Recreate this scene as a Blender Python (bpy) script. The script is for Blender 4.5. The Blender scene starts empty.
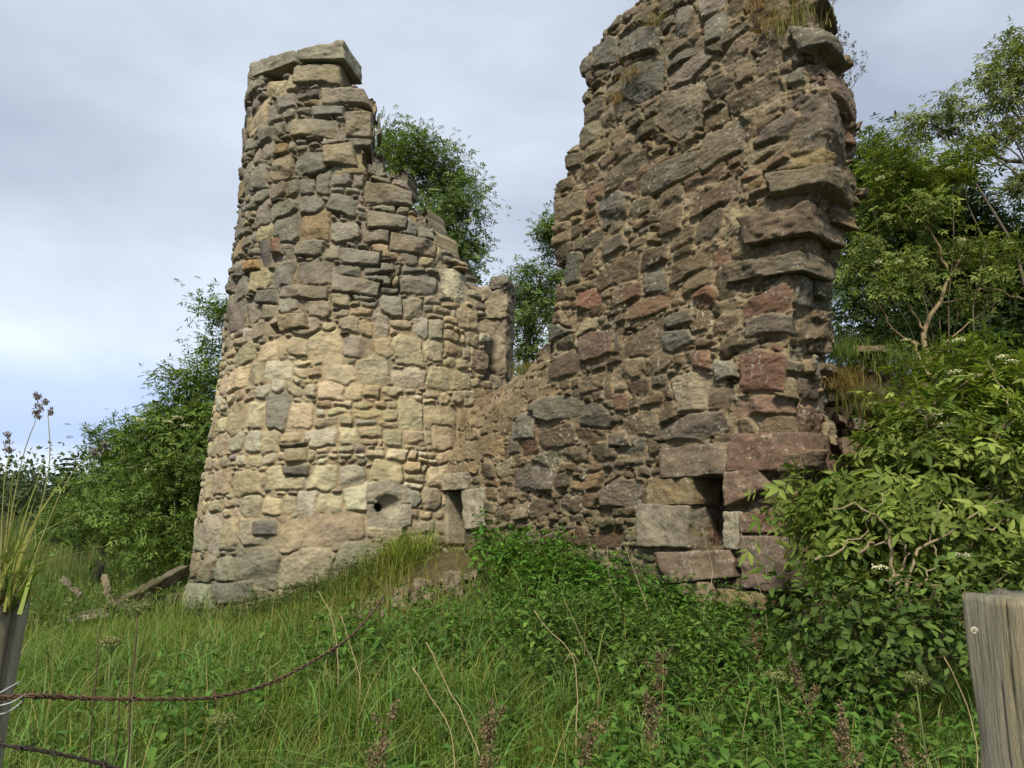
import bpy, math, random
import numpy as np
from mathutils import Vector

random.seed(7)
RNG = np.random.default_rng(11)
S = bpy.context.scene
COL = S.collection

# ------------------------------------------------------------------ camera
F = 770.0; PITCH = math.radians(10.5); CAM = np.array([0.0, 0.0, 1.5])
FW = np.array([0, math.cos(PITCH), math.sin(PITCH)]); UP = np.array([0, -math.sin(PITCH), math.cos(PITCH)]); RT = np.array([1.0, 0, 0])
cd = bpy.data.cameras.new('camera'); cam = bpy.data.objects.new('camera', cd); COL.objects.link(cam)
cd.sensor_width = 36; cd.lens = F*36/1024; cd.clip_start = .05; cd.clip_end = 3000
cam.location = CAM; cam.rotation_euler = (math.pi/2+PITCH, 0, 0); S.camera = cam

def ray(px, py):
    px = np.asarray(px, float); py = np.asarray(py, float)
    a = (px-512)/F; b = (384-py)/F
    return a[..., None]*RT + b[..., None]*UP + FW
def at(px, py, y):
    r = ray(px, py); return CAM + r*(np.asarray(y, float)/r[..., 1])[..., None]
def proj(P):
    q = P-CAM; z = q@FW
    return 512+F*(q@RT)/z, 384-F*(q@UP)/z, z

# ------------------------------------------------------------------ helpers
OFF = {}
def link(o): COL.objects.link(o); return o
def tag(o, label, cat, group=None, kind=None):
    if label: o['label'] = label
    if cat: o['category'] = cat
    if group: o['group'] = group
    if kind: o['kind'] = kind
    return o
def thing(name, loc, label, cat, group=None):
    o = link(bpy.data.objects.new(name, None)); o.empty_display_size = .2
    o.location = loc; OFF[o.name] = np.array(loc, float)
    return tag(o, label, cat, group)

def mesh_from(name, V, quads=None, tris=None, mat=None, col=None, smooth=True):
    V = np.ascontiguousarray(V, np.float32)
    me = bpy.data.meshes.new(name); me.vertices.add(len(V)); me.vertices.foreach_set('co', V.ravel())
    q = np.zeros((0, 4), np.int32) if quads is None else np.asarray(quads, np.int32).reshape(-1, 4)
    t = np.zeros((0, 3), np.int32) if tris is None else np.asarray(tris, np.int32).reshape(-1, 3)
    idx = np.concatenate([q.ravel(), t.ravel()]); me.loops.add(len(idx)); me.loops.foreach_set('vertex_index', idx)
    me.polygons.add(len(q)+len(t))
    st = np.concatenate([np.arange(len(q))*4, len(q)*4+np.arange(len(t))*3]).astype(np.int32)
    me.polygons.foreach_set('loop_start', st)
    me.polygons.foreach_set('use_smooth', np.full(len(st), smooth, bool))
    if col is not None:
        c = np.ones((len(V), 4), np.float32); c[:, :3] = col
        a = me.attributes.new('Col', 'FLOAT_COLOR', 'POINT'); a.data.foreach_set('color', c.ravel())
    me.update(calc_edges=True); me.validate()
    if mat: me.materials.append(mat)
    return me
def obj(name, V, quads=None, tris=None, mat=None, col=None, smooth=True, parent=None, base=None):
    V = np.asarray(V, float)
    off = OFF.get(parent.name, np.zeros(3)) if parent else (np.zeros(3) if base is None else np.array(base, float))
    o = link(bpy.data.objects.new(name, mesh_from(name, V-off, quads, tris, mat, col, smooth)))
    if parent: o.parent = parent
    else: o.location = off
    OFF[o.name] = off
    return o

class MB:
    def __init__(s): s.v = []; s.q = []; s.t = []; s.c = []; s.n = 0
    def add(s, V, q=None, t=None, c=(.5, .5, .5)):
        V = np.asarray(V, float).reshape(-1, 3)
        if q is not None and len(q): s.q.append(np.asarray(q, int).reshape(-1, 4)+s.n)
        if t is not None and len(t): s.t.append(np.asarray(t, int).reshape(-1, 3)+s.n)
        c = np.asarray(c, float)
        s.c.append(np.broadcast_to(c, (len(V), 3)) if c.ndim == 1 else c)
        s.v.append(V); s.n += len(V)
    def build(s, name, mat, parent=None, base=None, smooth=True):
        return obj(name, np.concatenate(s.v), np.concatenate(s.q) if s.q else None, np.concatenate(s.t) if s.t else None,
                   mat, np.concatenate(s.c), smooth, parent, base)
    def tube(s, pts, rad, c=(.3, .3, .3), n=6, cap=True):
        pts = np.asarray(pts, float); k = len(pts)
        rad = np.broadcast_to(np.asarray(rad, float), (k,))
        T = np.gradient(pts, axis=0); T /= np.linalg.norm(T, axis=1)[:, None]+1e-9
        ref = np.array([.31, .2, .93]) if abs(T[:, 2]).mean() < .8 else np.array([1., .1, 0])
        A = np.cross(T, ref); A /= np.linalg.norm(A, axis=1)[:, None]+1e-9; B = np.cross(T, A)
        an = np.arange(n)*2*math.pi/n
        V = pts[:, None]+rad[:, None, None]*(np.cos(an)[None, :, None]*A[:, None]+np.sin(an)[None, :, None]*B[:, None])
        i = np.arange(k-1)[:, None]*n; j = np.arange(n)[None]; j2 = (j+1) % n
        q = np.stack([i+j, i+j2, i+n+j2, i+n+j], -1).reshape(-1, 4)
        V = V.reshape(-1, 3); t = []
        if cap:
            V = np.concatenate([V, pts[:1], pts[-1:]]); a, b = k*n, k*n+1
            for m in range(n):
                t.append((a, (m+1) % n, m)); t.append((b, (k-1)*n+m, (k-1)*n+(m+1) % n))
        s.add(V, q, t, c)

def smooth_path(pts, n):
    pts = np.asarray(pts, float); d = np.r_[0, np.cumsum(np.linalg.norm(np.diff(pts, axis=0), axis=1))]
    m = np.gradient(pts, d, axis=0); x = np.linspace(0, d[-1], n); i = np.clip(np.searchsorted(d, x, 'right')-1, 0, len(d)-2)
    h = d[i+1]-d[i]; t = ((x-d[i])/h)[:, None]; h = h[:, None]
    return (2*t**3-3*t**2+1)*pts[i]+(t**3-2*t**2+t)*h*m[i]+(-2*t**3+3*t**2)*pts[i+1]+(t**3-t**2)*h*m[i+1]

def sstep(a, b, x):
    t = np.clip((x-a)/(b-a), 0, 1); return t*t*(3-2*t)
def lattice(shape, cu, cv, rng):
    h, w = shape; gh, gw = int(h/cv)+3, int(w/cu)+3
    g = rng.random((gh, gw)); y = np.arange(h)/cv; x = np.arange(w)/cu
    yi = y.astype(int); xi = x.astype(int); fy = y-yi; fx = x-xi
    fy = (fy*fy*(3-2*fy))[:, None]; fx = (fx*fx*(3-2*fx))[None]
    a = g[yi][:, xi]; b = g[yi][:, xi+1]; c = g[yi+1][:, xi]; d = g[yi+1][:, xi+1]
    return (a*(1-fx)+b*fx)*(1-fy)+(c*(1-fx)+d*fx)*fy
def fbm(shape, cu, cv, octv, rng, gain=.5):
    o = np.zeros(shape); a = 1; t = 0
    for k in range(octv):
        o += a*(lattice(shape, max(cu, 1.01), max(cv, 1.01), rng)-.5); t += a; a *= gain; cu /= 2; cv /= 2
    return o/t*2
_TAB = RNG.random((64, 64, 64))
def n3(P, sc):
    p = np.asarray(P)*sc+31.7; i = np.floor(p).astype(int); f = p-i; f = f*f*(3-2*f); o = 0
    for dx in (0, 1):
        for dy in (0, 1):
            for dz in (0, 1):
                w = (f[..., 0] if dx else 1-f[..., 0])*(f[..., 1] if dy else 1-f[..., 1])*(f[..., 2] if dz else 1-f[..., 2])
                o = o+w*_TAB[(i[..., 0]+dx) & 63, (i[..., 1]+dy) & 63, (i[..., 2]+dz) & 63]
    return o*2-1
def inpoly(px, py, poly):
    px = np.asarray(px); py = np.asarray(py); r = np.zeros(px.shape, bool); n = len(poly)
    for i in range(n):
        x1, y1 = poly[i]; x2, y2 = poly[(i+1) % n]
        if y1 == y2: continue
        c = ((y1 > py) != (y2 > py)) & (px < (x2-x1)*(py-y1)/(y2-y1)+x1); r ^= c
    return r

# ------------------------------------------------------------------ materials
def nodes(name):
    m = bpy.data.materials.new(name); m.use_nodes = True; nt = m.node_tree
    b = nt.nodes['Principled BSDF']; return m, nt, b
def N(nt, t, **k):
    n = nt.nodes.new(t)
    for a, v in k.items():
        if a in n.inputs: n.inputs[a].default_value = v
        else: setattr(n, a, v)
    return n
def mixc(nt, fac, a, b, mode='MIX'):
    n = nt.nodes.new('ShaderNodeMix'); n.data_type = 'RGBA'; n.blend_type = mode
    for s_, v in ((0, fac), (6, a), (7, b)):
        if hasattr(v, 'is_output'): nt.links.new(v, n.inputs[s_])
        else: n.inputs[s_].default_value = v if s_ == 0 else (*v, 1)
    return n.outputs[2]
def ramp(nt, src, a, b, ca=0., cb=1.):
    n = nt.nodes.new('ShaderNodeMapRange'); n.inputs[1].default_value = a; n.inputs[2].default_value = b
    n.inputs[3].default_value = ca; n.inputs[4].default_value = cb; nt.links.new(src, n.inputs[0]); return n.outputs[0]
def noise(nt, vec, scale, detail=4, rough=.6):
    n = nt.nodes.new('ShaderNodeTexNoise'); n.inputs['Scale'].default_value = scale; n.inputs['Detail'].default_value = detail
    n.inputs['Roughness'].default_value = rough
    if vec: nt.links.new(vec, n.inputs['Vector'])
    return n.outputs['Fac']

def stone_mat(name, lichen=.5, bump=.5):
    m, nt, b = nodes(name); L = nt.links
    co = N(nt, 'ShaderNodeTexCoord').outputs['Object']
    at_ = N(nt, 'ShaderNodeAttribute', attribute_name='Col').outputs['Color']
    f1 = noise(nt, co, 8, 7, .7); f2 = noise(nt, co, 42, 6, .75); f3 = noise(nt, co, 24, 5, .7)
    c = mixc(nt, 1.0, at_, mixc(nt, f1, (.36, .36, .37), (1.26, 1.24, 1.17)), 'MULTIPLY')
    c = mixc(nt, 1.0, c, mixc(nt, f2, (.30, .29, .28), (1.70, 1.71, 1.71)), 'MULTIPLY')
    lm = N(nt, 'ShaderNodeMath', operation='MULTIPLY')
    L.new(ramp(nt, f3, .57, .62), lm.inputs[0]); L.new(ramp(nt, noise(nt, co, 2.6, 4), .42, .60), lm.inputs[1])
    l2 = N(nt, 'ShaderNodeMath', operation='MULTIPLY'); L.new(lm.outputs[0], l2.inputs[0]); l2.inputs[1].default_value = lichen
    c = mixc(nt, l2.outputs[0], c, (.40, .39, .32))
    L.new(c, b.inputs['Base Color']); b.inputs['Roughness'].default_value = .93; b.inputs['Specular IOR Level'].default_value = .2
    ad = N(nt, 'ShaderNodeMath', operation='ADD'); L.new(f1, ad.inputs[0])
    mu = N(nt, 'ShaderNodeMath', operation='MULTIPLY'); L.new(f2, mu.inputs[0]); mu.inputs[1].default_value = .45; L.new(mu.outputs[0], ad.inputs[1])
    bp = N(nt, 'ShaderNodeBump', Strength=bump, Distance=.035); L.new(ad.outputs[0], bp.inputs['Height']); L.new(bp.outputs[0], b.inputs['Normal'])
    return m
def leaf_mat(name, transl=.32, rough=.55):
    m, nt, b = nodes(name); L = nt.links
    a = N(nt, 'ShaderNodeAttribute', attribute_name='Col').outputs['Color']
    co = N(nt, 'ShaderNodeTexCoord').outputs['Object']
    c = mixc(nt, 1.0, a, mixc(nt, noise(nt, co, 6, 3), (.62, .63, .6), (1.24, 1.22, 1.12)), 'MULTIPLY')
    L.new(c, b.inputs['Base Color']); b.inputs['Roughness'].default_value = rough; b.inputs['Specular IOR Level'].default_value = .14
    t = N(nt, 'ShaderNodeBsdfTranslucent'); L.new(mixc(nt, 1.0, c, (1.25, 1.3, .6), 'MULTIPLY'), t.inputs['Color'])
    mx = N(nt, 'ShaderNodeMixShader', Fac=transl); L.new(b.outputs[0], mx.inputs[1]); L.new(t.outputs[0], mx.inputs[2])
    L.new(mx.outputs[0], nt.nodes['Material Output'].inputs['Surface']); return m
def bark_mat(name, sx=30, sz=4, bump=.5):
    m, nt, b = nodes(name); L = nt.links
    a = N(nt, 'ShaderNodeAttribute', attribute_name='Col').outputs['Color']
    mp = N(nt, 'ShaderNodeMapping'); L.new(N(nt, 'ShaderNodeTexCoord').outputs['Object'], mp.inputs[0]); mp.inputs['Scale'].default_value = (sx, sx, sz)
    f = noise(nt, mp.outputs[0], 1, 6, .65); f2 = noise(nt, mp.outputs[0], .22, 4, .6)
    c = mixc(nt, 1.0, a, mixc(nt, f, (.5, .5, .5), (1.45, 1.45, 1.4)), 'MULTIPLY')
    c = mixc(nt, 1.0, c, mixc(nt, f2, (.7, .72, .7), (1.3, 1.28, 1.22)), 'MULTIPLY')
    L.new(c, b.inputs['Base Color']); b.inputs['Roughness'].default_value = .9; b.inputs['Specular IOR Level'].default_value = .2
    bp = N(nt, 'ShaderNodeBump', Strength=bump, Distance=.02); L.new(f, bp.inputs['Height']); L.new(bp.outputs[0], b.inputs['Normal'])
    return m
M_TOWER = stone_mat('tower_masonry', .3, .7); M_WALL = stone_mat('rubble_masonry', .7, .9)
M_LEAF = leaf_mat('leaves'); M_GRASS = leaf_mat('grass_blades', .35, .6); M_BARK = bark_mat('bark'); M_STEM = bark_mat('stems', 60, 8, .2)
def ground_mat():
    m, nt, b = nodes('soil_and_turf'); L = nt.links
    co = N(nt, 'ShaderNodeTexCoord').outputs['Object']
    a = N(nt, 'ShaderNodeAttribute', attribute_name='Col').outputs['Color']
    f = noise(nt, co, 3.5, 6, .7); g = noise(nt, co, 40, 4, .7)
    c = mixc(nt, 1.0, a, mixc(nt, f, (.55, .55, .55), (1.4, 1.4, 1.35)), 'MULTIPLY')
    c = mixc(nt, 1.0, c, mixc(nt, g, (.5, .5, .5), (1.5, 1.5, 1.45)), 'MULTIPLY')
    L.new(c, b.inputs['Base Color']); b.inputs['Roughness'].default_value = 1; b.inputs['Specular IOR Level'].default_value = .1
    bp = N(nt, 'ShaderNodeBump', Strength=.8, Distance=.06); L.new(g, bp.inputs['Height']); L.new(bp.outputs[0], b.inputs['Normal'])
    return m
M_GROUND = ground_mat()

# ------------------------------------------------------------------ layout of the masonry
P0 = at(np.array(790.), np.array(600.), 6.5)[:2]
AZ = math.radians(-39); D = np.array([math.sin(AZ), math.cos(AZ)]); NRM = np.array([-D[1], D[0]])
NRM = NRM if NRM@(-P0) > 0 else -NRM
def onplane(px, py, off=0.):
    r = ray(px, py); s = ((P0-NRM*off)-CAM[:2])@NRM/(r[..., :2]@NRM)
    return CAM+r*s[..., None]
TD = 12.3; TC = np.array([(366-512)/F*TD, TD])
J = np.array([-.95, 9.6])

def gz(x, y):
    x = np.asarray(x, float); y = np.asarray(y, float)
    z = .42*sstep(.8, 7, y)*sstep(-6.5, 0, x)+.16*sstep(1, 8, y)*(1-sstep(-6.5, 0, x))
    dx, dy = x-J[0], y-J[1]; a = dx*.86+dy*.5; b = -dx*.5+dy*.86
    z = z+.78*np.exp(-(a/1.15)**2-(b/1.9)**2)
    z = z+.22*np.exp(-((x-1.1)/1.6)**2-((y-8.2)/1.0)**2)
    z = z+2.6*sstep(38, 105, y-.25*x)+13*sstep(120, 420, y)+.4*sstep(14, 36, y)
    P = np.stack([x, y, 0*x], -1)
    return z+.06*n3(P, .9)*sstep(.5, 3, y)+.03*n3(P, 2.7)*sstep(.5, 3, y)

# ------------------------------------------------------------------ masonry generator
class Stones:
    def __init__(s): s.r = []
    def add(s, u, v, hw, hh, rot=0, special=None): s.r.append((u, v, hw, hh, rot, special))
def courses(U0, U1, V0, V1, hmin, hmax, wr, rng, split=.28, big=.12):
    st = Stones(); v = V0-.1
    while v < V1:
        h = rng.uniform(hmin, hmax)*(.55 if rng.random() < .2 else 1); u = U0-rng.uniform(0, .5)
        while u < U1:
            w = h*rng.uniform(*wr); w = max(w, .12); k = rng.random()
            if k < split and h > .16:
                n = 2 if h < .3 else rng.integers(2, 4); e = np.sort(rng.uniform(.25, .75, n-1)) if n == 2 else np.array([.33, .66])+rng.uniform(-.07, .07, 2)
                e = np.r_[0, e, 1]
                for a, b in zip(e[:-1], e[1:]):
                    hh = (b-a)*h/2; uu = u
                    while uu < u+w-.03:
                        ww = min(max(hh*2*rng.uniform(1.2, 3.2), .09), u+w-uu)
                        st.add(uu+ww/2, v+(a+b)/2*h, ww/2*.97, hh*.95, rng.normal(0, .05)); uu += ww
            elif k < split+big:
                st.add(u+w/2, v+h*.62, w*.56, h*.72, rng.normal(0, .06))
            else:
                st.add(u+w/2+rng.normal(0, .01), v+h/2+rng.normal(0, .02), w/2*rng.uniform(.92, 1.02), h/2*rng.uniform(.82, 1.02), rng.normal(0, .06))
            u += w
        v += h
    return st

def masonry(U0, U1, V0, V1, step, st, rng, warp=.035, gap=.008, gallets=900, gsize=(.02, .06), specials=(), tilt=0.):
    nu, nv = int((U1-U0)/step)+1, int((V1-V0)/step)+1; shp = (nv, nu)
    U, V = np.meshgrid(U0+np.arange(nu)*step, V0+np.arange(nv)*step)
    k = .3/step
    Uw = U+warp*fbm(shp, k, k, 4, rng, .55)+.05*fbm(shp, k*5, k*5, 2, rng)
    Vw = V+warp*fbm(shp, k, k, 4, rng, .55)+.10*fbm(shp, k*4, k*6, 2, rng)
    tlt = lambda u, v: tilt*u*sstep(1.2, 5.0, v)
    Vt = Vw+tlt(U, V)
    s1 = np.full(shp, 9.); s2 = np.full(shp, 9.); lab = np.full(shp, -1)
    rows = list(st.r); prm = []
    def put(i, r):
        u, v, hw, hh, rot, sp = r; m = .22+max(hw, hh)*1.1
        a, b = max(0, int((u-m-U0)/step)), min(nu, int((u+m-U0)/step)+1); c, d = max(0, int((v-m-V0)/step)), min(nv, int((v+m-V0)/step)+1)
        if a >= b or c >= d: return
        x = Uw[c:d, a:b]-u; y = Vt[c:d, a:b]-v; cr, sr = math.cos(rot), math.sin(rot); x, y = x*cr+y*sr, -x*sr+y*cr
        sd = np.full(x.shape, -9.)
        angs = [0, math.pi/2, math.pi, -math.pi/2]
        for q, an in enumerate(angs):
            an += rng.normal(0, .09 if sp is None else .02); rr = (hw if q % 2 == 0 else hh)*rng.uniform(.93, 1.05)
            sd = np.maximum(sd, x*math.cos(an)+y*math.sin(an)-rr)
        if sp is None:
            for q in range(4):
                if rng.random() < .8:
                    base = math.atan2(hw, hh)*(1 if rng.random() < .5 else .8)
                    an = (base if q % 2 == 0 else -base)+(0 if q < 2 else math.pi)+rng.normal(0, .12)
                    rr = (hw*abs(math.cos(an))+hh*abs(math.sin(an)))*rng.uniform(.74, .97)
                    sd = np.maximum(sd, x*math.cos(an)+y*math.sin(an)-rr)
        S1 = s1[c:d, a:b]; S2 = s2[c:d, a:b]; Lb = lab[c:d, a:b]
        w = sd < S1
        S2[:] = np.where(w, S1, np.minimum(S2, sd)); S1[:] = np.where(w, sd, S1); Lb[w] = i
    for i, r in enumerate(rows): put(i, r)
    spi = []
    for poly in specials:
        poly = np.array(poly, float); c0 = poly.mean(0); i = len(rows); ext = np.abs(poly-c0).max(0)
        rows.append((c0[0], c0[1]+tlt(c0[0], c0[1]), ext[0], ext[1], 0, None)); spi.append(i)
        m = .25; a, b = max(0, int((poly[:, 0].min()-m-U0)/step)), min(nu, int((poly[:, 0].max()+m-U0)/step)+1); c, d = max(0, int((poly[:, 1].min()-m-V0)/step)), min(nv, int((poly[:, 1].max()+m-V0)/step)+1)
        if a >= b or c >= d: continue
        x = U[c:d, a:b]*.55+Uw[c:d, a:b]*.45; y = V[c:d, a:b]*.55+Vw[c:d, a:b]*.45; sd = np.full(x.shape, -9.)
        for k_ in range(len(poly)):
            p, q = poly[k_], poly[(k_+1) % len(poly)]; t_ = q-p; nn = np.array([t_[1], -t_[0]])/np.hypot(*t_)
            if (c0-p)@nn > 0: nn = -nn
            sd = np.maximum(sd, (x-p[0])*nn[0]+(y-p[1])*nn[1])
        S1 = s1[c:d, a:b]; S2 = s2[c:d, a:b]; Lb = lab[c:d, a:b]; w = sd < .012
        S2[:] = np.where(w, 9, np.minimum(S2, sd)); S1[:] = np.where(w, sd, S1); Lb[w] = i
    nbig = len(rows)
    for rnd in range(4):
        fr = np.argwhere(s1 > gap*1.6)
        if not len(fr): break
        for _ in range(gallets//4):
            y, x = fr[rng.integers(len(fr))]
            if s1[y, x] < gap*1.6: continue
            hw = min(rng.uniform(*gsize)*1.3+s1[y, x]*.6, .12); hh = min(hw*rng.uniform(.35, .8), s1[y, x]+.02)
            r = (Uw[y, x], Vt[y, x], hw, max(hh, .012), rng.normal(0, .12), None); rows.append(r); put(len(rows)-1, r)
    R = np.array([x[:5] for x in rows])
    e = np.minimum(-s1-gap*.4, (s2-s1)/2-gap*.5)
    return dict(U=U, V=V, Uw=Uw, Vw=Vt, e=e, lab=lab, R=R, nbig=nbig, shp=shp, step=step, spi=spi)

def rough(g, rng, amp=1.):
    k = .16/g['step']; shp = g['shp']
    a = .018*fbm(shp, k, k*.8, 5, rng, .65)+.010*fbm(shp, k*.4, k*.12, 3, rng, .6)
    a -= .016*np.abs(fbm(shp, k*1.3, k*.9, 4, rng, .6))**.8
    return amp*a
def grid_faces(keep):
    f = keep[:-1, :-1] & keep[1:, :-1] & keep[:-1, 1:] & keep[1:, 1:]
    return f
def slab(name, Pout, Nrm, col, facemask, depth, mat, parent, flip=False, inner=False):
    """outer sheet + skirts along its torn edges + inner sheet"""
    nv, nu = Pout.shape[:2]; idx = np.arange(nv*nu).reshape(nv, nu)
    f = facemask; a = idx[:-1, :-1][f]; b = idx[:-1, 1:][f]; c = idx[1:, 1:][f]; d = idx[1:, :-1][f]
    q = np.stack([a, b, c, d], 1)
    if flip: q = q[:, ::-1]
    ed = np.concatenate([q[:, [0, 1]], q[:, [1, 2]], q[:, [2, 3]], q[:, [3, 0]]])
    key = np.sort(ed, 1); kk = key[:, 0]*(nv*nu)+key[:, 1]; u_, inv, cnt = np.unique(kk, return_inverse=True, return_counts=True)
    bd = ed[cnt[inv] == 1]
    used = np.unique(q); V = Pout.reshape(-1, 3); C = col.reshape(-1, 3); NN = Nrm.reshape(-1, 3)
    mp = np.full(nv*nu, -1); mp[used] = np.arange(len(used))
    bv = np.unique(bd); mb = np.full(nv*nu, -1); mb[bv] = len(used)+np.arange(len(bv)); mb2 = mb+len(bv)
    jit = n3(V[bv], 6.)[:, None]*.04
    inn = q[::1]; iu = np.unique(inn); mi = np.full(nv*nu, -1); mi[iu] = len(used)+2*len(bv)+np.arange(len(iu))
    V2 = np.concatenate([V[used], V[bv]-NN[bv]*depth*.5+jit, V[bv]-NN[bv]*depth] + ([V[iu]-NN[iu]*depth] if inner else []))
    C2 = np.concatenate([C[used], C[bv]*.95, C[bv]*.9] + ([C[iu]*.9] if inner else []))
    sk = np.stack([mp[bd[:, 1]], mp[bd[:, 0]], mb[bd[:, 0]], mb[bd[:, 1]]], 1)
    sk2 = np.stack([mb[bd[:, 1]], mb[bd[:, 0]], mb2[bd[:, 0]], mb2[bd[:, 1]]], 1)
    if inner: sk2 = np.concatenate([sk2, mi[inn[:, ::-1]]])
    return obj(name, V2, np.concatenate([mp[q], sk, sk2]), None, mat, C2, True, parent)

def pick(pal, n, rng):
    w = np.array([p[0] for p in pal], float); c = np.array([p[1:] for p in pal]); i = rng.choice(len(pal), n, p=w/w.sum())
    return c[i]*rng.uniform(.8, 1.2, (n, 1))*rng.uniform(.95, 1.05, (n, 3))

# a hewn or rough block: four corners of its face, pushed back from the face by depth
def block_geo(q4, nrm, prot, depth, rnd=.25, amp=.02, seed=0, n=25, m=12, fs=5.):
    q4 = np.asarray(q4, float); nrm = np.asarray(nrm, float)
    t = np.linspace(-1, 1, n); tm = np.linspace(-1, 1, m); V = []; Q = []; base = 0
    c = q4.mean(0)
    def pos(a, b, w):
        ra = (a, b, w); L = np.abs(np.stack([a, b, w], -1)); p = 2+5*(1-rnd)*1.6
        k = (L**p).sum(-1)**(-1/p)*np.max(L, axis=-1); k = k**rnd if False else (1-rnd*1.0)+rnd*k
        a, b, w = a*k, b*k, w*k
        s, r = (a+1)/2, (b+1)/2
        P = ((1-s)*(1-r))[..., None]*q4[0]+(s*(1-r))[..., None]*q4[1]+(s*r)[..., None]*q4[2]+((1-s)*r)[..., None]*q4[3]
        wz = (w+1)/2*(prot+depth)-depth
        return P+wz[..., None]*nrm
    faces = [(0, 1, 2, 1), (0, 1, 2, -1), (0, 2, 1, 1), (0, 2, 1, -1), (1, 2, 0, 1), (1, 2, 0, -1)]
    for (i, j, k, sg) in faces:
        ti = t if i < 2 else tm; tj = t if j < 2 else tm
        A, B = np.meshgrid(ti, tj, indexing='ij'); X = [None]*3; X[i] = A; X[j] = B; X[k] = np.full(A.shape, float(sg))
        P = pos(*X); V.append(P.reshape(-1, 3)); h, w = A.shape; id_ = np.arange(h*w).reshape(h, w)+base
        qq = np.stack([id_[:-1, :-1], id_[1:, :-1], id_[1:, 1:], id_[:-1, 1:]], -1).reshape(-1, 4)
        par = {(0, 1, 2): 1, (0, 2, 1): -1, (1, 2, 0): 1}[(i, j, k)]*sg
        Q.append(qq if par > 0 else qq[:, ::-1]); base += h*w
    V = np.concatenate(V); Q = np.concatenate(Q)
    key = np.round(V*1e5).astype(np.int64); _, first, inv = np.unique(key, axis=0, return_index=True, return_inverse=True)
    V = V[first]; Q = inv.ravel()[Q]
    d = V-(c+nrm*(prot-depth)/2); d /= np.linalg.norm(d, axis=1)[:, None]+1e-9; o = V+seed*7.31
    V = V+d*(amp*(n3(o, fs)+.7*n3(o, fs*2.3)+.5*n3(o, fs*5)+.35*n3(o, fs*11)-.9*np.abs(n3(o+9, fs*1.7))))[:, None]
    if np.cross(q4[1]-q4[0], q4[3]-q4[0])@nrm < 0: Q = Q[:, ::-1]
    return V, Q
def stone_cols(V, c, seed=0, var=.25):
    o = V+seed*3.7; k = 1+var*n3(o, 4.)+.22*n3(o, 11.); t = np.clip(n3(o+5, 5.)*1.2-.1+.5*n3(o, 14), 0, 1)[:, None]*.55
    return np.asarray(c)[None]*k[:, None]*(1-t)+np.array([.19, .165, .12])*t

# ------------------------------------------------------------------ the broken wall
T_W = .70
cpx = np.array([(790, 700), (790, 640), (792, 560), (800, 500), (806, 450), (797, 400), (791, 350), (794, 320), (801, 285), (812, 240), (824, 185), (831, 125), (832, 80), (822, 40), (812, 0), (806, -40)], float)
spx = np.array([(812, 700), (812, 640), (814, 560), (828, 500), (832, 450), (831, 400), (829, 350), (831, 310), (834, 280), (846, 240), (856, 200), (852, 160), (855, 110), (848, 75), (834, 45), (824, 15), (813, -5), (807, -40)], float)
cp = onplane(cpx[:, 0], cpx[:, 1]); sp = onplane(spx[:, 0], spx[:, 1], T_W)
ct = (cp[:, :2]-P0)@D; stt = (sp[:, :2]-(P0-NRM*T_W))@D
oc = np.argsort(cp[:, 2]); os_ = np.argsort(sp[:, 2])
def tcorner(z): return np.interp(z, cp[oc, 2], ct[oc])
def tback(z): return np.interp(z, sp[os_, 2], stt[os_])
rw = np.random.default_rng(5)
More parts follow.
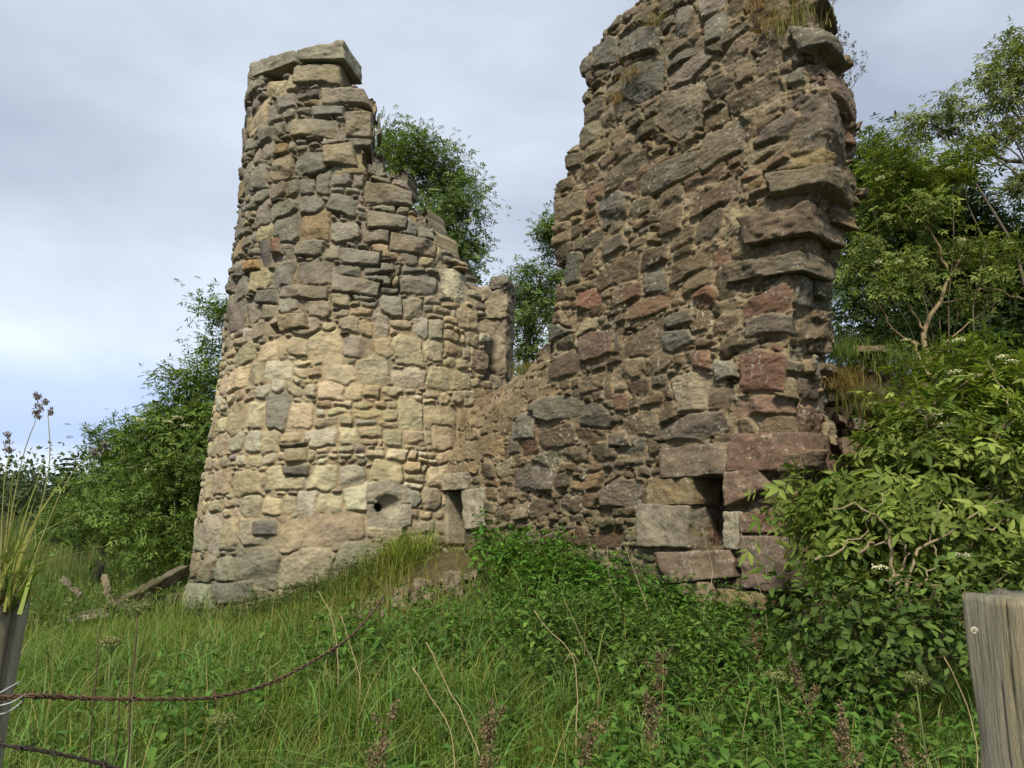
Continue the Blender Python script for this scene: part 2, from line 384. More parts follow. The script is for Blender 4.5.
# stones read one by one off the face: corners (clockwise from top left), how far proud, colour
BIGS = [([(790, 98), (846, 96), (850, 132), (842, 150), (800, 150), (784, 132)], .10, (.165, .135, .10)), ([(806, 62), (834, 58), (850, 78), (850, 96), (806, 92)], .08, (.18, .13, .10)),
        ([(786, 28), (822, 36), (834, 58), (800, 58)], .08, (.135, .12, .095)), ([(768, 176), (800, 168), (850, 178), (848, 198), (772, 200)], .10, (.18, .15, .10)),
        ([(764, 130), (792, 108), (800, 118), (788, 138), (756, 150), (752, 146)], .06, (.155, .125, .10)), ([(742, 322), (770, 312), (800, 320), (802, 336), (742, 340)], .05, (.15, .125, .095)),
        ([(736, 356), (758, 350), (786, 356), (786, 394), (736, 396)], .04, (.19, .105, .072)), ([(732, 402), (764, 396), (798, 402), (798, 416), (728, 418)], .06, (.235, .155, .11)),
        ([(656, 430), (690, 412), (724, 410), (728, 430), (700, 440), (654, 442)], .05, (.135, .11, .085)), ([(526, 404), (548, 394), (582, 396), (580, 414), (548, 422), (528, 416)], .05, (.15, .135, .10)),
        ([(668, 378), (690, 372), (712, 376), (706, 410), (674, 414)], .03, (.29, .24, .165)), ([(658, 96), (684, 84), (704, 86), (702, 130), (676, 140), (656, 130)], .01, (.20, .165, .115)),
        ([(510, 424), (520, 412), (534, 412), (534, 438), (512, 440)], .06, (.20, .185, .145)), ([(591, 44), (606, 32), (618, 36), (616, 62), (592, 68)], .05, (.155, .145, .115)),
        ([(618, 36), (640, 22), (660, 26), (658, 52), (620, 62)], .05, (.145, .135, .11)), ([(674, 6), (688, 2), (694, 10), (688, 38), (674, 42)], .03, (.18, .16, .13)),
        ([(704, 24), (722, 12), (730, 20), (722, 42), (706, 50)], .04, (.145, .14, .115)), ([(716, 62), (748, 30), (760, 36), (726, 76)], .02, (.19, .14, .10)), ([(694, 2), (720, -8), (726, 6), (702, 24)], .02, (.20, .17, .14)),
        ([(624, 70), (650, 56), (664, 60), (662, 92), (640, 104), (622, 98)], .03, (.12, .115, .095)), ([(666, 58), (694, 44), (698, 62), (676, 78), (666, 76)], .03, (.105, .10, .085)), ([(668, 74), (700, 54), (716, 56), (690, 84), (668, 92)], .03, (.20, .165, .13)),
        ([(596, 196), (618, 188), (630, 196), (628, 214), (600, 226)], .03, (.12, .11, .09)), ([(640, 178), (668, 160), (700, 150), (704, 170), (652, 196), (640, 196)], .03, (.135, .115, .085)), ([(700, 140), (738, 120), (748, 128), (742, 150), (704, 176), (698, 168)], .02, (.175, .145, .10)),
        ([(592, 328), (614, 318), (618, 346), (594, 354)], .04, (.12, .10, .085)), ([(578, 336), (590, 328), (612, 326), (610, 352), (580, 364)], .04, (.14, .095, .07)), ([(640, 272), (664, 262), (668, 290), (646, 296)], .03, (.12, .11, .09)),
        ([(690, 296), (708, 286), (718, 292), (716, 306), (696, 312)], .04, (.185, .095, .062)), ([(576, 288), (594, 284), (604, 298), (588, 308), (576, 304)], .03, (.225, .12, .08)), ([(660, 318), (690, 310), (694, 324), (668, 334)], .05, (.12, .105, .08)),
        ([(662, 332), (688, 330), (694, 344), (672, 356), (662, 350)], .03, (.145, .135, .105)), ([(690, 352), (708, 348), (714, 362), (712, 372), (690, 370)], .03, (.185, .105, .075)), ([(712, 360), (732, 360), (738, 380), (716, 384)], .03, (.21, .195, .155)),
        ([(536, 330), (560, 322), (576, 330), (550, 342), (536, 340)], .05, (.105, .095, .08)), ([(576, 404), (598, 402), (614, 418), (606, 428), (578, 426)], .05, (.105, .09, .07)), ([(604, 432), (624, 430), (632, 446), (608, 446)], .04, (.12, .10, .075)),
        ([(600, 488), (618, 476), (642, 482), (640, 506), (598, 506)], .04, (.15, .12, .09)), ([(510, 466), (534, 460), (556, 470), (552, 490), (514, 490)], .03, (.145, .12, .095)), ([(600, 240), (624, 232), (628, 248), (604, 258)], .03, (.13, .11, .085))]
BIGS = [([(x_, y_) for x_, y_ in q_], p_, c_) for q_, p_, c_ in BIGS]
UMAX = (onplane(np.array(418.), np.array(500.))[:2]-P0)@D - tcorner(1.5)+.35
ZT = 8.9; TILT = .06
st = courses(-T_W-.1, UMAX, .0, ZT+.6, .15, .33, (.85, 2.2), rw, split=.20)
def uv_of(px, py):
    p = onplane(np.array(float(px)), np.array(float(py))); return (p[:2]-P0)@D-tcorner(p[2]), p[2]
def uv_any(x, y):
    xc = np.interp(y, cpx[::-1, 1], cpx[::-1, 0]); xs = np.interp(y, spx[::-1, 1], spx[::-1, 0])
    if x <= xc: return uv_of(x, y)
    return -T_W*(x-xc)/(xs-xc), uv_of(xc, y)[1]
g = masonry(-T_W, UMAX, 0., ZT, .0100, st, rw, warp=.05, gallets=4200, gsize=(.014, .045), specials=[[uv_any(*p) for p in q] for q, _, _ in BIGS], tilt=TILT)
U, V = g['U'], g['V']; tc = tcorner(V); tb = tback(V)
front = P0+D*(tc+np.maximum(U, 0))[..., None]
sfrac = np.clip(-U/T_W, 0, 1)
fc = P0+D*tc[..., None]; bc = P0-NRM*T_W+D*tb[..., None]
xy = np.where((U >= 0)[..., None], front, fc*(1-sfrac[..., None])+bc*sfrac[..., None])
bl = sstep(-.14, .14, U)[..., None]; NR = NRM*bl+(-D)*(1-bl); NR /= np.linalg.norm(NR, axis=-1)[..., None]
xy = xy-(np.exp(-(U/.09)**2)*.05)[..., None]*NR           # rounded arris
px, py, _ = proj(np.concatenate([xy, V[..., None]], -1))
R = g['R']; lab = g['lab']; ns = len(R)
def stone_px(R):
    u = R[:, 0]; z = R[:, 1]-TILT*u*sstep(1.2, 5.0, R[:, 1]); p = np.concatenate([P0+D*(tcorner(z)+np.maximum(u, 0))[:, None], z[:, None]], 1); a, b, _ = proj(p); return a, b
sx, sy = stone_px(R)
OUT_W = [(425, 700), (425, 388), (470, 384), (503, 376), (520, 368), (532, 352), (534, 338), (544, 322), (538, 305), (548, 288), (551, 255), (546, 225), (548, 195), (562, 180), (558, 158), (578, 132), (580, 108), (575, 96), (585, 78), (582, 48), (590, 30), (620, 14), (634, 0), (642, -14), (690, -26), (760, -22), (790, -5), (880, -5), (880, 700)]
CORE = [(420, 376), (545, 350), (550, 395), (512, 418), (494, 440), (474, 468), (440, 482), (420, 476)]
keep_s = inpoly(sx, sy, OUT_W) | (R[:, 0] < .05); keep_s &= R[:, 1] < 9.2
corest = inpoly(sx, sy, CORE) & (R[:, 0] > 1)
PALW = [(32, .118, .088, .056), (26, .150, .114, .070), (11, .150, .090, .058), (8, .145, .132, .098), (7, .245, .200, .125), (15, .092, .074, .050), (5, .20, .145, .078)]
cs = pick(PALW, ns, rw)
sandy = np.array([.30, .235, .145])
cs[corest] = sandy*rw.uniform(.5, 1.0, (corest.sum(), 1))*np.array([1, .93, .85])
small = np.arange(ns) >= g['nbig']
cs[small] = cs[small]*.5+np.array([.24, .19, .125])*.5*rw.uniform(.6, 1.2, (small.sum(), 1))
upl = (sy < 130) & (sx < 700); cs[upl] = cs[upl]*.55+np.array([.165, .152, .118])*.45
prot = rw.normal(0, .013, ns); tu = rw.normal(0, .075, ns); tv = rw.normal(-.03, .08, ns)
for i_, (q_, p_, c_) in zip(g['spi'], BIGS): cs[i_] = np.array(c_)*rw.uniform(.9, 1.1); prot[i_] = p_*(.65 if q_[0][0] > 765 else .45)+.01; tu[i_] = rw.normal(0, .06); tv[i_] = rw.normal(-.05, .06)
prot[small] -= .025; prot[R[:, 0] < .1] += rw.normal(.0, .055, (R[:, 0] < .1).sum())
FA = rw.normal(0, .22, (ns, 3)); FB = rw.normal(0, .24, (ns, 3)); FC = np.abs(rw.normal(.022, .012, (ns, 3)))
def facets(g, FA, FB, FC):
    x = g['Uw']-g['R'][g['lab'], 0]; y = g['Vw']-g['R'][g['lab'], 1]; m = np.full(x.shape, 9.)
    for k_ in range(3): m = np.minimum(m, FC[g['lab'], k_]+x*FA[g['lab'], k_]+y*FB[g['lab'], k_])
    return np.maximum(np.minimum(m, .012), -.05)
e = g['e']; e_ = np.clip(e/.026, 0, 1); Sh = 1-(1-e_)**2.2
fh = fbm(g['shp'], 11, 8, 4, rw, .6); mort = -.030+.036*fh+.022*fbm(g['shp'], 90, 60, 2, rw)-.07*sstep(.24, .50, -fh+.35*fbm(g['shp'], 60, 60, 2, rw))
face = prot[lab]+np.clip((g['Uw']-R[lab, 0])*tu[lab]+(g['Vw']-R[lab, 1])*tv[lab], -.05, .05)+rough(g, rw, .9)+facets(g, FA, FB, FC)
H = mort+(face-mort)*Sh; H = np.where(e < 0, mort, np.maximum(H, mort-.012))
inc = inpoly(px, py, CORE) & (U > 1); dline = ((478-py)*.70+(px-438)*-.72)    # signed px above the break line
coremask = fbm(g['shp'], 20, 20, 3, rw)
recess = np.where(U > 1, .55*sstep(0, 75, (474-(px-440)*1.02-py+6*coremask*2)), 0)*np.where(px < 552, 1, 0)*sstep(556, 540, px)
H = np.where(inc, H*.42-.01+.03*fbm(g['shp'], 40, 30, 5, rw, .6), H)-recess
Hc = H+0.0
bumpend = .03*fbm(g['shp'], 30, 26, 4, rw); H = H+np.where(U < .1, bumpend*sstep(.1, -.1, U), 0)
mcol = np.array([.250, .196, .124])*(1+.45*fbm(g['shp'], 30, 30, 5, rw, .65))[..., None]
C = cs[lab]*(1+.30*fbm(g['shp'], 16, 11, 5, rw, .65))[..., None]
smear = sstep(.12, .42, fbm(g['shp'], 22, 14, 5, rw, .65)+.10*fbm(g['shp'], 80, 80, 2, rw))*.5
mm = np.clip((1-Sh)**.8*1.0, 0, 1); mm = np.where(e < 0, 1, np.maximum(mm*.85, smear*sstep(1.05, .3, e_)+.0))
C = C*(1-mm[..., None])+mcol*mm[..., None]
C = np.where(inc[..., None], C*.3+np.array([.215, .165, .10])*.7*(1+.4*fbm(g['shp'], 20, 16, 5, rw, .65))[..., None], C)
gl_ = fbm(g['shp'], 90, 110, 5, rw, .6); C = C*(1+.24*gl_)[..., None]
lich = sstep(.05, .45, fbm(g['shp'], 34, 30, 5, rw, .65)+.25*sstep(3.5, 6.5, V)-.06)*.30*sstep(.15, .7, e_)
C = C*(1-lich[..., None])+np.array([.215, .190, .135])*lich[..., None]
damp = sstep(1.9, .9, V+.5*fbm(g['shp'], 60, 50, 3, rw))*.3; C = C*(1-damp[..., None]*np.array([.9, .6, .9]))
C = np.clip(C, .02, .6)
# window and slit openings, cut through the sheet
WIN = [(693, 478), (726, 474), (728, 546), (692, 545)]
SLIT = [(449, 490), (463, 488), (465, 560), (448, 560)]
opening = (inpoly(px, py, WIN) | inpoly(px, py, SLIT)) & (U > .05)
P3 = np.concatenate([xy, V[..., None]], -1)+np.concatenate([NR*H[..., None], np.zeros(U.shape+(1,))], -1)
N3 = np.concatenate([NR, np.zeros(U.shape+(1,))], -1)
keep = keep_s[lab] & ~opening
fm = grid_faces(keep)
wallbase = (P0[0]+D[0]*2, P0[1]+D[1]*2, .4)
ruin = thing('ruined_wall', wallbase, 'tall broken fragment of dark brown and reddish rubble wall with a ragged overhanging end, taller than the frame', 'wall')
slab('rubble_face', P3, N3, C, fm, .42, M_WALL, ruin, flip=True)
# solid core behind the facing
cpoly = [(560, 640), (560, 360), (566, 300), (572, 215), (590, 160), (606, 110), (606, 55), (650, 18), (700, -8), (760, -5), (790, 20), (790, 100), (775, 240), (755, 330), (755, 440), (745, 640)]
a3 = onplane(np.array([p[0] for p in cpoly], float), np.array([p[1] for p in cpoly], float)); n_ = len(a3)
nr3 = np.array([*NRM, 0.]); Vc = np.concatenate([a3-nr3*.40, a3-nr3*T_W])
mc = bpy.data.meshes.new('core'); mc.from_pydata([tuple(v) for v in Vc-OFF[ruin.name]], [], [tuple(range(n_)), tuple(range(2*n_-1, n_-1, -1))]+[(i, n_+i, n_+(i+1) % n_, (i+1) % n_) for i in range(n_)])
ca = mc.attributes.new('Col', 'FLOAT_COLOR', 'POINT'); ca.data.foreach_set('color', np.tile([.10, .075, .05, 1], len(Vc)).astype(np.float32)); mc.materials.append(M_WALL)
o = link(bpy.data.objects.new('rubble_core', mc)); o.parent = ruin

def wblock(name, q, prot_, depth, c, seed, parent=ruin, rnd=.22, amp=.018, off=0., label=None, mat=M_WALL):
    q4 = onplane(np.array([p[0] for p in q], float), np.array([p[1] for p in q], float), off)
    Vb, Qb = block_geo(q4, nr3, prot_, depth, rnd, amp, seed)
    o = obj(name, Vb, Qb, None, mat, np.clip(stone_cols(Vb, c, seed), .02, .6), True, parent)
    if label: o['label'] = label
    return o
# dressed stones round the window (quads: top-left, top-right, bottom-right, bottom-left in the photograph)
wblock('lintel', [(663, 449), (735, 441), (736, 474), (662, 479)], .06, .4, (.20, .155, .112), 1)
wblock('lintel', [(731, 434), (806, 431), (808, 470), (728, 472)], .065, .4, (.205, .130, .092), 2, label='red sandstone lintel block')
wblock('jamb_stone', [(650, 479), (697, 477), (696, 505), (649, 506)], .055, .4, (.225, .17, .095), 3, rnd=.12)
wblock('jamb_stone', [(641, 503), (693, 506), (692, 548), (639, 547)], .075, .4, (.26, .225, .165), 4, rnd=.12, label='pale grey dressed jamb stone')
wblock('jamb_stone', [(727, 472), (762, 470), (776, 488), (727, 508)], .08, .4, (.225, .155, .112), 5)
wblock('jamb_stone', [(726, 511), (741, 512), (742, 549), (726, 549)], .05, .35, (.30, .27, .20), 6)
wblock('jamb_stone', [(742, 514), (777, 511), (782, 533), (744, 533)], .05, .35, (.19, .105, .075), 7)
wblock('sill', [(658, 552), (735, 549), (737, 577), (668, 584)], .07, .4, (.21, .155, .11), 8)
wblock('quoin', [(742, 535), (788, 537), (786, 592), (743, 588)], .06, .45, (.19, .14, .108), 9)
wblock('quoin', [(680, 584), (716, 581), (716, 602), (678, 603)], .05, .35, (.30, .23, .15), 10)
wblock('quoin', [(718, 588), (768, 592), (768, 610), (718, 606)], .05, .35, (.25, .20, .10), 11)
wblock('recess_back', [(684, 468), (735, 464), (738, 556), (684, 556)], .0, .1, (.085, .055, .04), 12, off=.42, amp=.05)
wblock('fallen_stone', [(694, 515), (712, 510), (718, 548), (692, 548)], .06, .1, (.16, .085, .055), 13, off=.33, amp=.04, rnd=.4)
# slit in the low stretch beside the tower
wblock('slit_lintel', [(444, 474), (470, 472), (469, 489), (445, 491)], .07, .4, (.34, .30, .22), 14, rnd=.1)
wblock('slit_jamb', [(464, 490), (486, 488), (486, 527), (466, 530)], .05, .4, (.34, .31, .23), 15, rnd=.1)
wblock('slit_jamb', [(434, 492), (449, 491), (449, 545), (434, 545)], .03, .4, (.29, .25, .17), 16, rnd=.1)
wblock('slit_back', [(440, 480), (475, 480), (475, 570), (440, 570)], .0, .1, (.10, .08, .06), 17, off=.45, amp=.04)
# large stones that stand out of the face and the torn end
SLABS = [([(744, 220), (814, 204), (816, 234), (748, 247)], .10, .55, (.165, .125, .085), .35), ([(722, 266), (806, 251), (807, 271), (726, 284)], .06, .5, (.15, .12, .082), .35)]
for i, (q, p_, dp, c, rn) in enumerate(SLABS): wblock('projecting_slab', q, p_, dp, c, 20+i, rnd=rn*.7, amp=.028)
# stones sticking out of the torn end, set on the end face
re_ = np.random.default_rng(21)
ENDS = [(846, 128, .30, .17), (850, 108, .22, .12), (840, 165, .3, .1), (852, 190, .26, .12), (848, 215, .28, .13), (836, 232, .2, .09), (832, 262, .28, .11), (824, 290, .2, .10), (826, 318, .24, .09), (822, 345, .22, .10), (818, 372, .2, .1), (820, 428, .28, .16), (822, 470, .30, .22), (842, 75, .24, .12), (830, 40, .22, .1)]
for i, (x_, y_, w_, h_) in enumerate(ENDS):
    p = onplane(np.array(float(x_)), np.array(float(y_)), .42); a = re_.normal(0, .25)
    ax = np.array([-NRM[0], -NRM[1], 0])*w_*.6; az = np.array([0, 0, h_*.7]); n_e = np.array([-D[0], -D[1], .0])
    ax = ax*math.cos(a*.4)+np.array([0, 0, math.sin(a)*w_*.3]); p = p-n_e*(.12)
    Vb, Qb = block_geo([p-ax+az, p+ax+az, p+ax-az, p-ax-az], n_e, .11, .35, .4, .04, 60+i)
    obj('end_stone', Vb, Qb, None, M_WALL, np.clip(stone_cols(Vb, pick(PALW, 1, re_)[0], i), .02, .6), True, ruin)

# ------------------------------------------------------------------ the round tower
rt = np.random.default_rng(9)
lft = np.array([(186, 640), (188, 605), (201, 500), (222, 360), (235, 240), (245, 150), (252, 66), (254, 30)], float)
r_ = ray(lft[:, 0], lft[:, 1]); hx = r_[:, :2]/np.linalg.norm(r_[:, :2], axis=1)[:, None]; rel = TC-CAM[:2]
Rz = np.abs(rel[0]*hx[:, 1]-rel[1]*hx[:, 0]); along = (hx@rel); zz = CAM[2]+r_[:, 2]/np.linalg.norm(r_[:, :2], axis=1)*along
print('tower R', np.round(Rz, 2), 'z', np.round(zz, 2))
oz = np.argsort(zz)
def Rt(z): return np.interp(z, zz[oz], Rz[oz])+.02
e1 = -rel/np.linalg.norm(rel); e2 = np.array([-e1[1], e1[0]]); e2 = e2 if e2[0] > 0 else -e2
def tsurf(px_, py_, out=0.):
    r = ray(np.array(float(px_)), np.array(float(py_))); t = 1.
    for _ in range(60):
        p = CAM+r*t; dd = np.linalg.norm(p[:2]-TC)-Rt(p[2])-out; t += dd/np.linalg.norm(r)*.8
    return CAM+r*t

TB = [([(269, 254), (272, 238), (277, 236), (282, 254)], .05, (.20, .115, .075)), ([(242, 262), (258, 259), (260, 270), (243, 273)], .05, (.31, .20, .095)), ([(294, 64), (340, 63), (341, 84), (294, 84)], .03, (.25, .215, .15)), ([(320, 86), (366, 90), (372, 108), (322, 102)], .07, (.25, .22, .165)), ([(346, 112), (372, 112), (372, 138), (346, 136)], .05, (.26, .22, .15)),
      ([(312, 104), (346, 105), (345, 116), (313, 116)], .05, (.175, .175, .155)), ([(322, 146), (352, 140), (358, 166), (324, 166)], .06, (.25, .205, .13)), ([(292, 118), (338, 118), (338, 138), (292, 138)], .03, (.255, .22, .145)),
      ([(364, 178), (412, 192), (416, 208), (364, 200)], .05, (.235, .20, .145)), ([(366, 206), (408, 216), (406, 228), (366, 226)], .05, (.24, .21, .155)), ([(390, 228), (438, 242), (436, 258), (390, 248)], .06, (.245, .20, .14)),
      ([(280, 284), (330, 284), (328, 300), (278, 298)], .06, (.225, .195, .15)), ([(332, 272), (382, 280), (380, 296), (332, 292)], .05, (.235, .20, .15)), ([(340, 244), (382, 250), (380, 266), (340, 262)], .04, (.225, .21, .17)),
      ([(276, 316), (308, 312), (310, 328), (280, 334)], .07, (.25, .20, .13)), ([(256, 290), (276, 288), (278, 304), (254, 304)], .05, (.135, .12, .10)), ([(286, 446), (308, 446), (308, 462), (286, 462)], .05, (.25, .21, .13)),
      ([(282, 464), (310, 464), (308, 476), (284, 474)], .06, (.13, .115, .095)), ([(278, 442), (310, 440), (306, 446), (280, 447)], .05, (.14, .12, .09)), ([(250, 518), (276, 518), (276, 534), (250, 534)], .05, (.165, .15, .12)),
      ([(192, 580), (208, 582), (208, 610), (188, 610)], .10, (.33, .30, .23)), ([(210, 580), (250, 578), (252, 600), (212, 604)], .05, (.16, .145, .125)), ([(412, 186), (440, 206), (440, 220), (412, 206)], .04, (.27, .22, .14))]

def tuv(x, y):
    p = tsurf(x, y); d_ = p[:2]-TC; return math.atan2(d_@e2, d_@e1)*2.3, p[2]
RR = 2.3; UL = math.pi*RR; ZTT = zz.max()+.1
st = courses(-UL, UL, -.1, ZTT+.2, .25, .46, (.8, 1.65), rt, split=.2, big=.16)
g = masonry(-UL, UL, 0, ZTT, .0135, st, rt, warp=.055, gallets=1700, gsize=(.02, .055), specials=[[tuv(*p) for p in q] for q, _, _ in TB])
U, V = g['U'], g['V']; th = U/RR; r0 = Rt(V)
nx = np.cos(th)[..., None]*e1+np.sin(th)[..., None]*e2
xy = TC+nx*r0[..., None]; px, py, dp = proj(np.concatenate([xy, V[..., None]], -1)); facing = np.cos(th) > .1
R = g['R']; lab = g['lab']; ns = len(R); small = np.arange(ns) >= g['nbig']
tt = R[:, 0]/RR; ps = np.concatenate([TC+(np.cos(tt)[:, None]*e1+np.sin(tt)[:, None]*e2)*Rt(R[:, 1])[:, None], R[:, 1:2]], 1); sx, sy, _ = proj(ps)
OUT_T = [(100, 800), (100, 60), (252, 76), (262, 70), (300, 66), (346, 62), (350, 92), (366, 100), (372, 112), (371, 140), (358, 150), (356, 170), (396, 176), (410, 184), (418, 212), (440, 222), (447, 244), (464, 262), (476, 286), (488, 296), (488, 384), (540, 386), (540, 800)]
keep_s = inpoly(sx, sy, OUT_T)
tz = sy+14*rt.normal(0, 1, ns)
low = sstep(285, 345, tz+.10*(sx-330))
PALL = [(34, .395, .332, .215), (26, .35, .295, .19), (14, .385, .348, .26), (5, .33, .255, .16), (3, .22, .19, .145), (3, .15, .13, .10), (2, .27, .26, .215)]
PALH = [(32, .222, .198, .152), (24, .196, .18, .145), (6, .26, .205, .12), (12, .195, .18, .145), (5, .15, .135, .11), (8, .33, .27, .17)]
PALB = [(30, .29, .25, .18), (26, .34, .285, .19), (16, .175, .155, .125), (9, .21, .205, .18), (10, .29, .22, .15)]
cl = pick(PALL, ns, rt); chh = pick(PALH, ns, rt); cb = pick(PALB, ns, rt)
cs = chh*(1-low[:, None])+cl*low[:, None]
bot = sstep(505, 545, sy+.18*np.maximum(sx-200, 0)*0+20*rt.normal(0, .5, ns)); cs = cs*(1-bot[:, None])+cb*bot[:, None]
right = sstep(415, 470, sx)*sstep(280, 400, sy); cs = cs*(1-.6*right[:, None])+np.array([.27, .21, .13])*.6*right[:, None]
cs[small & (rt.random(ns) < .55)] *= .5
prot = rt.normal(0, .02, ns); tu = rt.normal(0, .055, ns); tv = rt.normal(0, .06, ns); prot[small] -= .01
k = (1-.55*low)+.0; prot *= k; tu *= k; tv *= k
for i_, (q_, p_, c_) in zip(g['spi'], TB): cs[i_] = np.array(c_)*rt.uniform(.92, 1.08); prot[i_] = p_*.6+.015
e = g['e']; lowp = sstep(285, 345, py+.1*(px-330)+12*fbm(g['shp'], 40, 40, 3, rt)*2)*sstep(600, 520, py+10*fbm(g['shp'], 40, 40, 2, rt))
e_ = np.clip(e/.026, 0, 1); Sh = 1-(1-e_)**2.2
mn = fbm(g['shp'], 14, 14, 4, rt); mbig = fbm(g['shp'], 70, 50, 3, rt)
mort = (-.055+.035*mn)*(1-lowp)+(-.044+.024*mbig+.024*mn)*lowp
face = prot[lab]+np.clip((g['Uw']-R[lab, 0])*tu[lab]+(g['Vw']-R[lab, 1])*tv[lab], -.05, .05)+rough(g, rt, .85)+facets(g, rt.normal(0, .20, (ns, 3)), rt.normal(0, .20, (ns, 3)), np.abs(rt.normal(.018, .012, (ns, 3))))*(1-.3*lowp)
H = mort+(face-mort)*Sh; H = np.where(e < 0, mort, H)
crk = np.exp(-((e+.004)/.010)**2)*sstep(.0, .35, fbm(g['shp'], 26, 26, 3, rt)+.1); H = H-.075*crk
cover = sstep(.0, .02, mort-face+.004)*lowp        # mortar that still laps over stones
H = np.maximum(H, np.where(lowp > .5, mort, -9)); H += .05*fbm(g['shp'], 130, 90, 3, rt)
mcol = (np.array([.235, .195, .135])*(1-lowp)[..., None]+np.array([.300, .238, .148])*lowp[..., None])*(1+.28*fbm(g['shp'], 30, 24, 4, rt))[..., None]
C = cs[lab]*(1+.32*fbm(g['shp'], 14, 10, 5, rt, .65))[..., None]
mm = np.where(e < 0, 1, np.maximum((1-Sh)*.6, cover*.85)); C = C*(1-mm[..., None])+mcol*mm[..., None]
stain = sstep(.15, .5, fbm(g['shp'], 60, 120, 4, rt)); C = C*(1-.22*stain[..., None]*np.array([.6, .8, 1.2]))
# round gun loop cut in one dressed stone
dress = inpoly(px, py, [(366, 484), (392, 480), (411, 487), (412, 524), (398, 530), (367, 527)]) & facing
gl = np.hypot((px-389)/13.2, (py-506)/12.6)+.22*fbm(g['shp'], 14, 14, 4, rt, .6)
C = np.where(dress[..., None], np.array([.27, .245, .185])*(1+.2*fbm(g['shp'], 12, 12, 4, rt))[..., None], C)
seam = dress & ((np.abs(py-504) < 1.1) & (gl > .9))
H = np.where(dress, .0+.8*rough(g, rt)-.02*seam, H); H = np.where(dress & (gl < 1), -.15*(1-gl**2)**.7, H)
H = np.where(dress & (gl >= 1) & (gl < 1.25), H-.02*(1.25-gl)/.25, H); hole = np.hypot(px-379, py-507) < 4.2
H = np.where(dress & hole, -.5, H)
put = inpoly(px, py, [(268, 324), (278, 322), (280, 333), (270, 334)]) & facing; H = np.where(put, -.25, H)
C = C*(1+.20*fbm(g['shp'], 80, 130, 5, rt, .6))[..., None]
lich = sstep(.1, .5, fbm(g['shp'], 40, 34, 5, rt, .65)+.2*(1-lowp)-.05)*.5; C = C*(1-lich[..., None])+np.array([.215, .205, .165])*lich[..., None]
damp = sstep(1.5, .5, V+.6*fbm(g['shp'], 60, 50, 3, rt))*.35; C = C*(1-damp[..., None]*np.array([.9, .6, .9]))
C = np.clip(C, .02, .62)
P3 = np.concatenate([TC+nx*(r0+H)[..., None], V[..., None]], -1); N3 = np.concatenate([nx, np.zeros(U.shape+(1,))], -1)
tower = thing('round_tower', (TC[0], TC[1], .1), 'tapering round stone tower in pale cream and grey blocks, its right side fallen away', 'tower')
slab('tower_wall', P3, N3, C, grid_faces(keep_s[lab]), .55, M_TOWER, tower, inner=True)
def tblock(name, q, prot_, depth, c, seed, rnd=.25, amp=.02, out=0., label=None):
    q4 = np.array([tsurf(*p, out) for p in q]); m = q4.mean(0); n = np.array([*(m[:2]-TC), 0]); n /= np.linalg.norm(n)
    Vb, Qb = block_geo(q4, n, prot_, depth, rnd, amp, seed)
    o = obj(name, Vb, Qb, None, M_TOWER, np.clip(stone_cols(Vb, c, seed, .18), .02, .6), True, tower)
    if label: o['label'] = label
GC = (.255, .24, .185)
tblock('coping_stone', [(254, 66), (300, 52), (300, 64), (255, 80)], .10, .5, GC, 81, .2)
tblock('coping_stone', [(301, 54), (346, 43), (347, 62), (302, 63)], .10, .6, (.27, .255, .19), 82, .2)
# the jamb left standing on the right of the tower
def pier_block(name, q, yd, w, c, seed, rnd=.12, amp=.012, parent=tower):
    q4 = at(np.array([p[0] for p in q], float), np.array([p[1] for p in q], float), yd)
    Vb, Qb = block_geo(q4, np.array([-.25, -.968, 0]), .0, w, rnd, amp, seed)
    return obj(name, Vb, Qb, None, M_TOWER, np.clip(stone_cols(Vb, c, seed, .2), .02, .6), True, parent)
YP = 11.75
for i, (a, b, c, w0) in enumerate([(286, 318, (.29, .24, .165), 474), (314, 345, (.26, .215, .15), 470), (341, 378, (.25, .205, .14), 472), (373, 404, (.23, .19, .125), 466)]):
    pier_block('jamb_stone', [(w0, a), (508-i*.8, a+1), (507-i*.8, b), (w0-2, b+1)], YP+.02*(i % 2), .5, c, 130+i, .2, .035)
cap = pier_block('cap_stone', [(488, 273), (509, 274), (512, 294), (486, 295)], YP-.04, .5, (.14, .125, .10), 140, .9, .04)

# ------------------------------------------------------------------ ground
def grid_axis(a, b, n, p): t = np.linspace(-1, 1, n); return np.sign(t)*np.abs(t)**p*(b-a)/2+(a+b)/2
gxs = np.unique(np.r_[np.linspace(-9, 9, 151), -9-np.geomspace(.3, 700, 40), 9+np.geomspace(.3, 700, 40)]); gys = np.unique(np.r_[np.linspace(-3, 16, 151), 16+np.geomspace(.3, 900, 60), -3-np.geomspace(.5, 300, 12)])
X, Y = np.meshgrid(gxs, gys); Z = gz(X, Y); id_ = np.arange(X.size).reshape(X.shape)
q = np.stack([id_[:-1, :-1], id_[:-1, 1:], id_[1:, 1:], id_[1:, :-1]], -1).reshape(-1, 4)
VG = np.stack([X, Y, Z], -1).reshape(-1, 3)
bare = np.exp(-((VG[:, 0]-J[0]-.25)/.55)**2-((VG[:, 1]-J[1]+.35)/.8)**2)
bare2 = .8*np.exp(-((VG[:, 0]+1.3)/.7)**2-((VG[:, 1]-8.3)/.5)**2); bb = np.clip(bare+bare2, 0, 1)[:, None]
CG = np.array([.045, .052, .018])*(1-bb)+np.array([.125, .092, .052])*bb
tag(obj('ground', VG, q, None, M_GROUND, CG), None, None, None, 'structure')

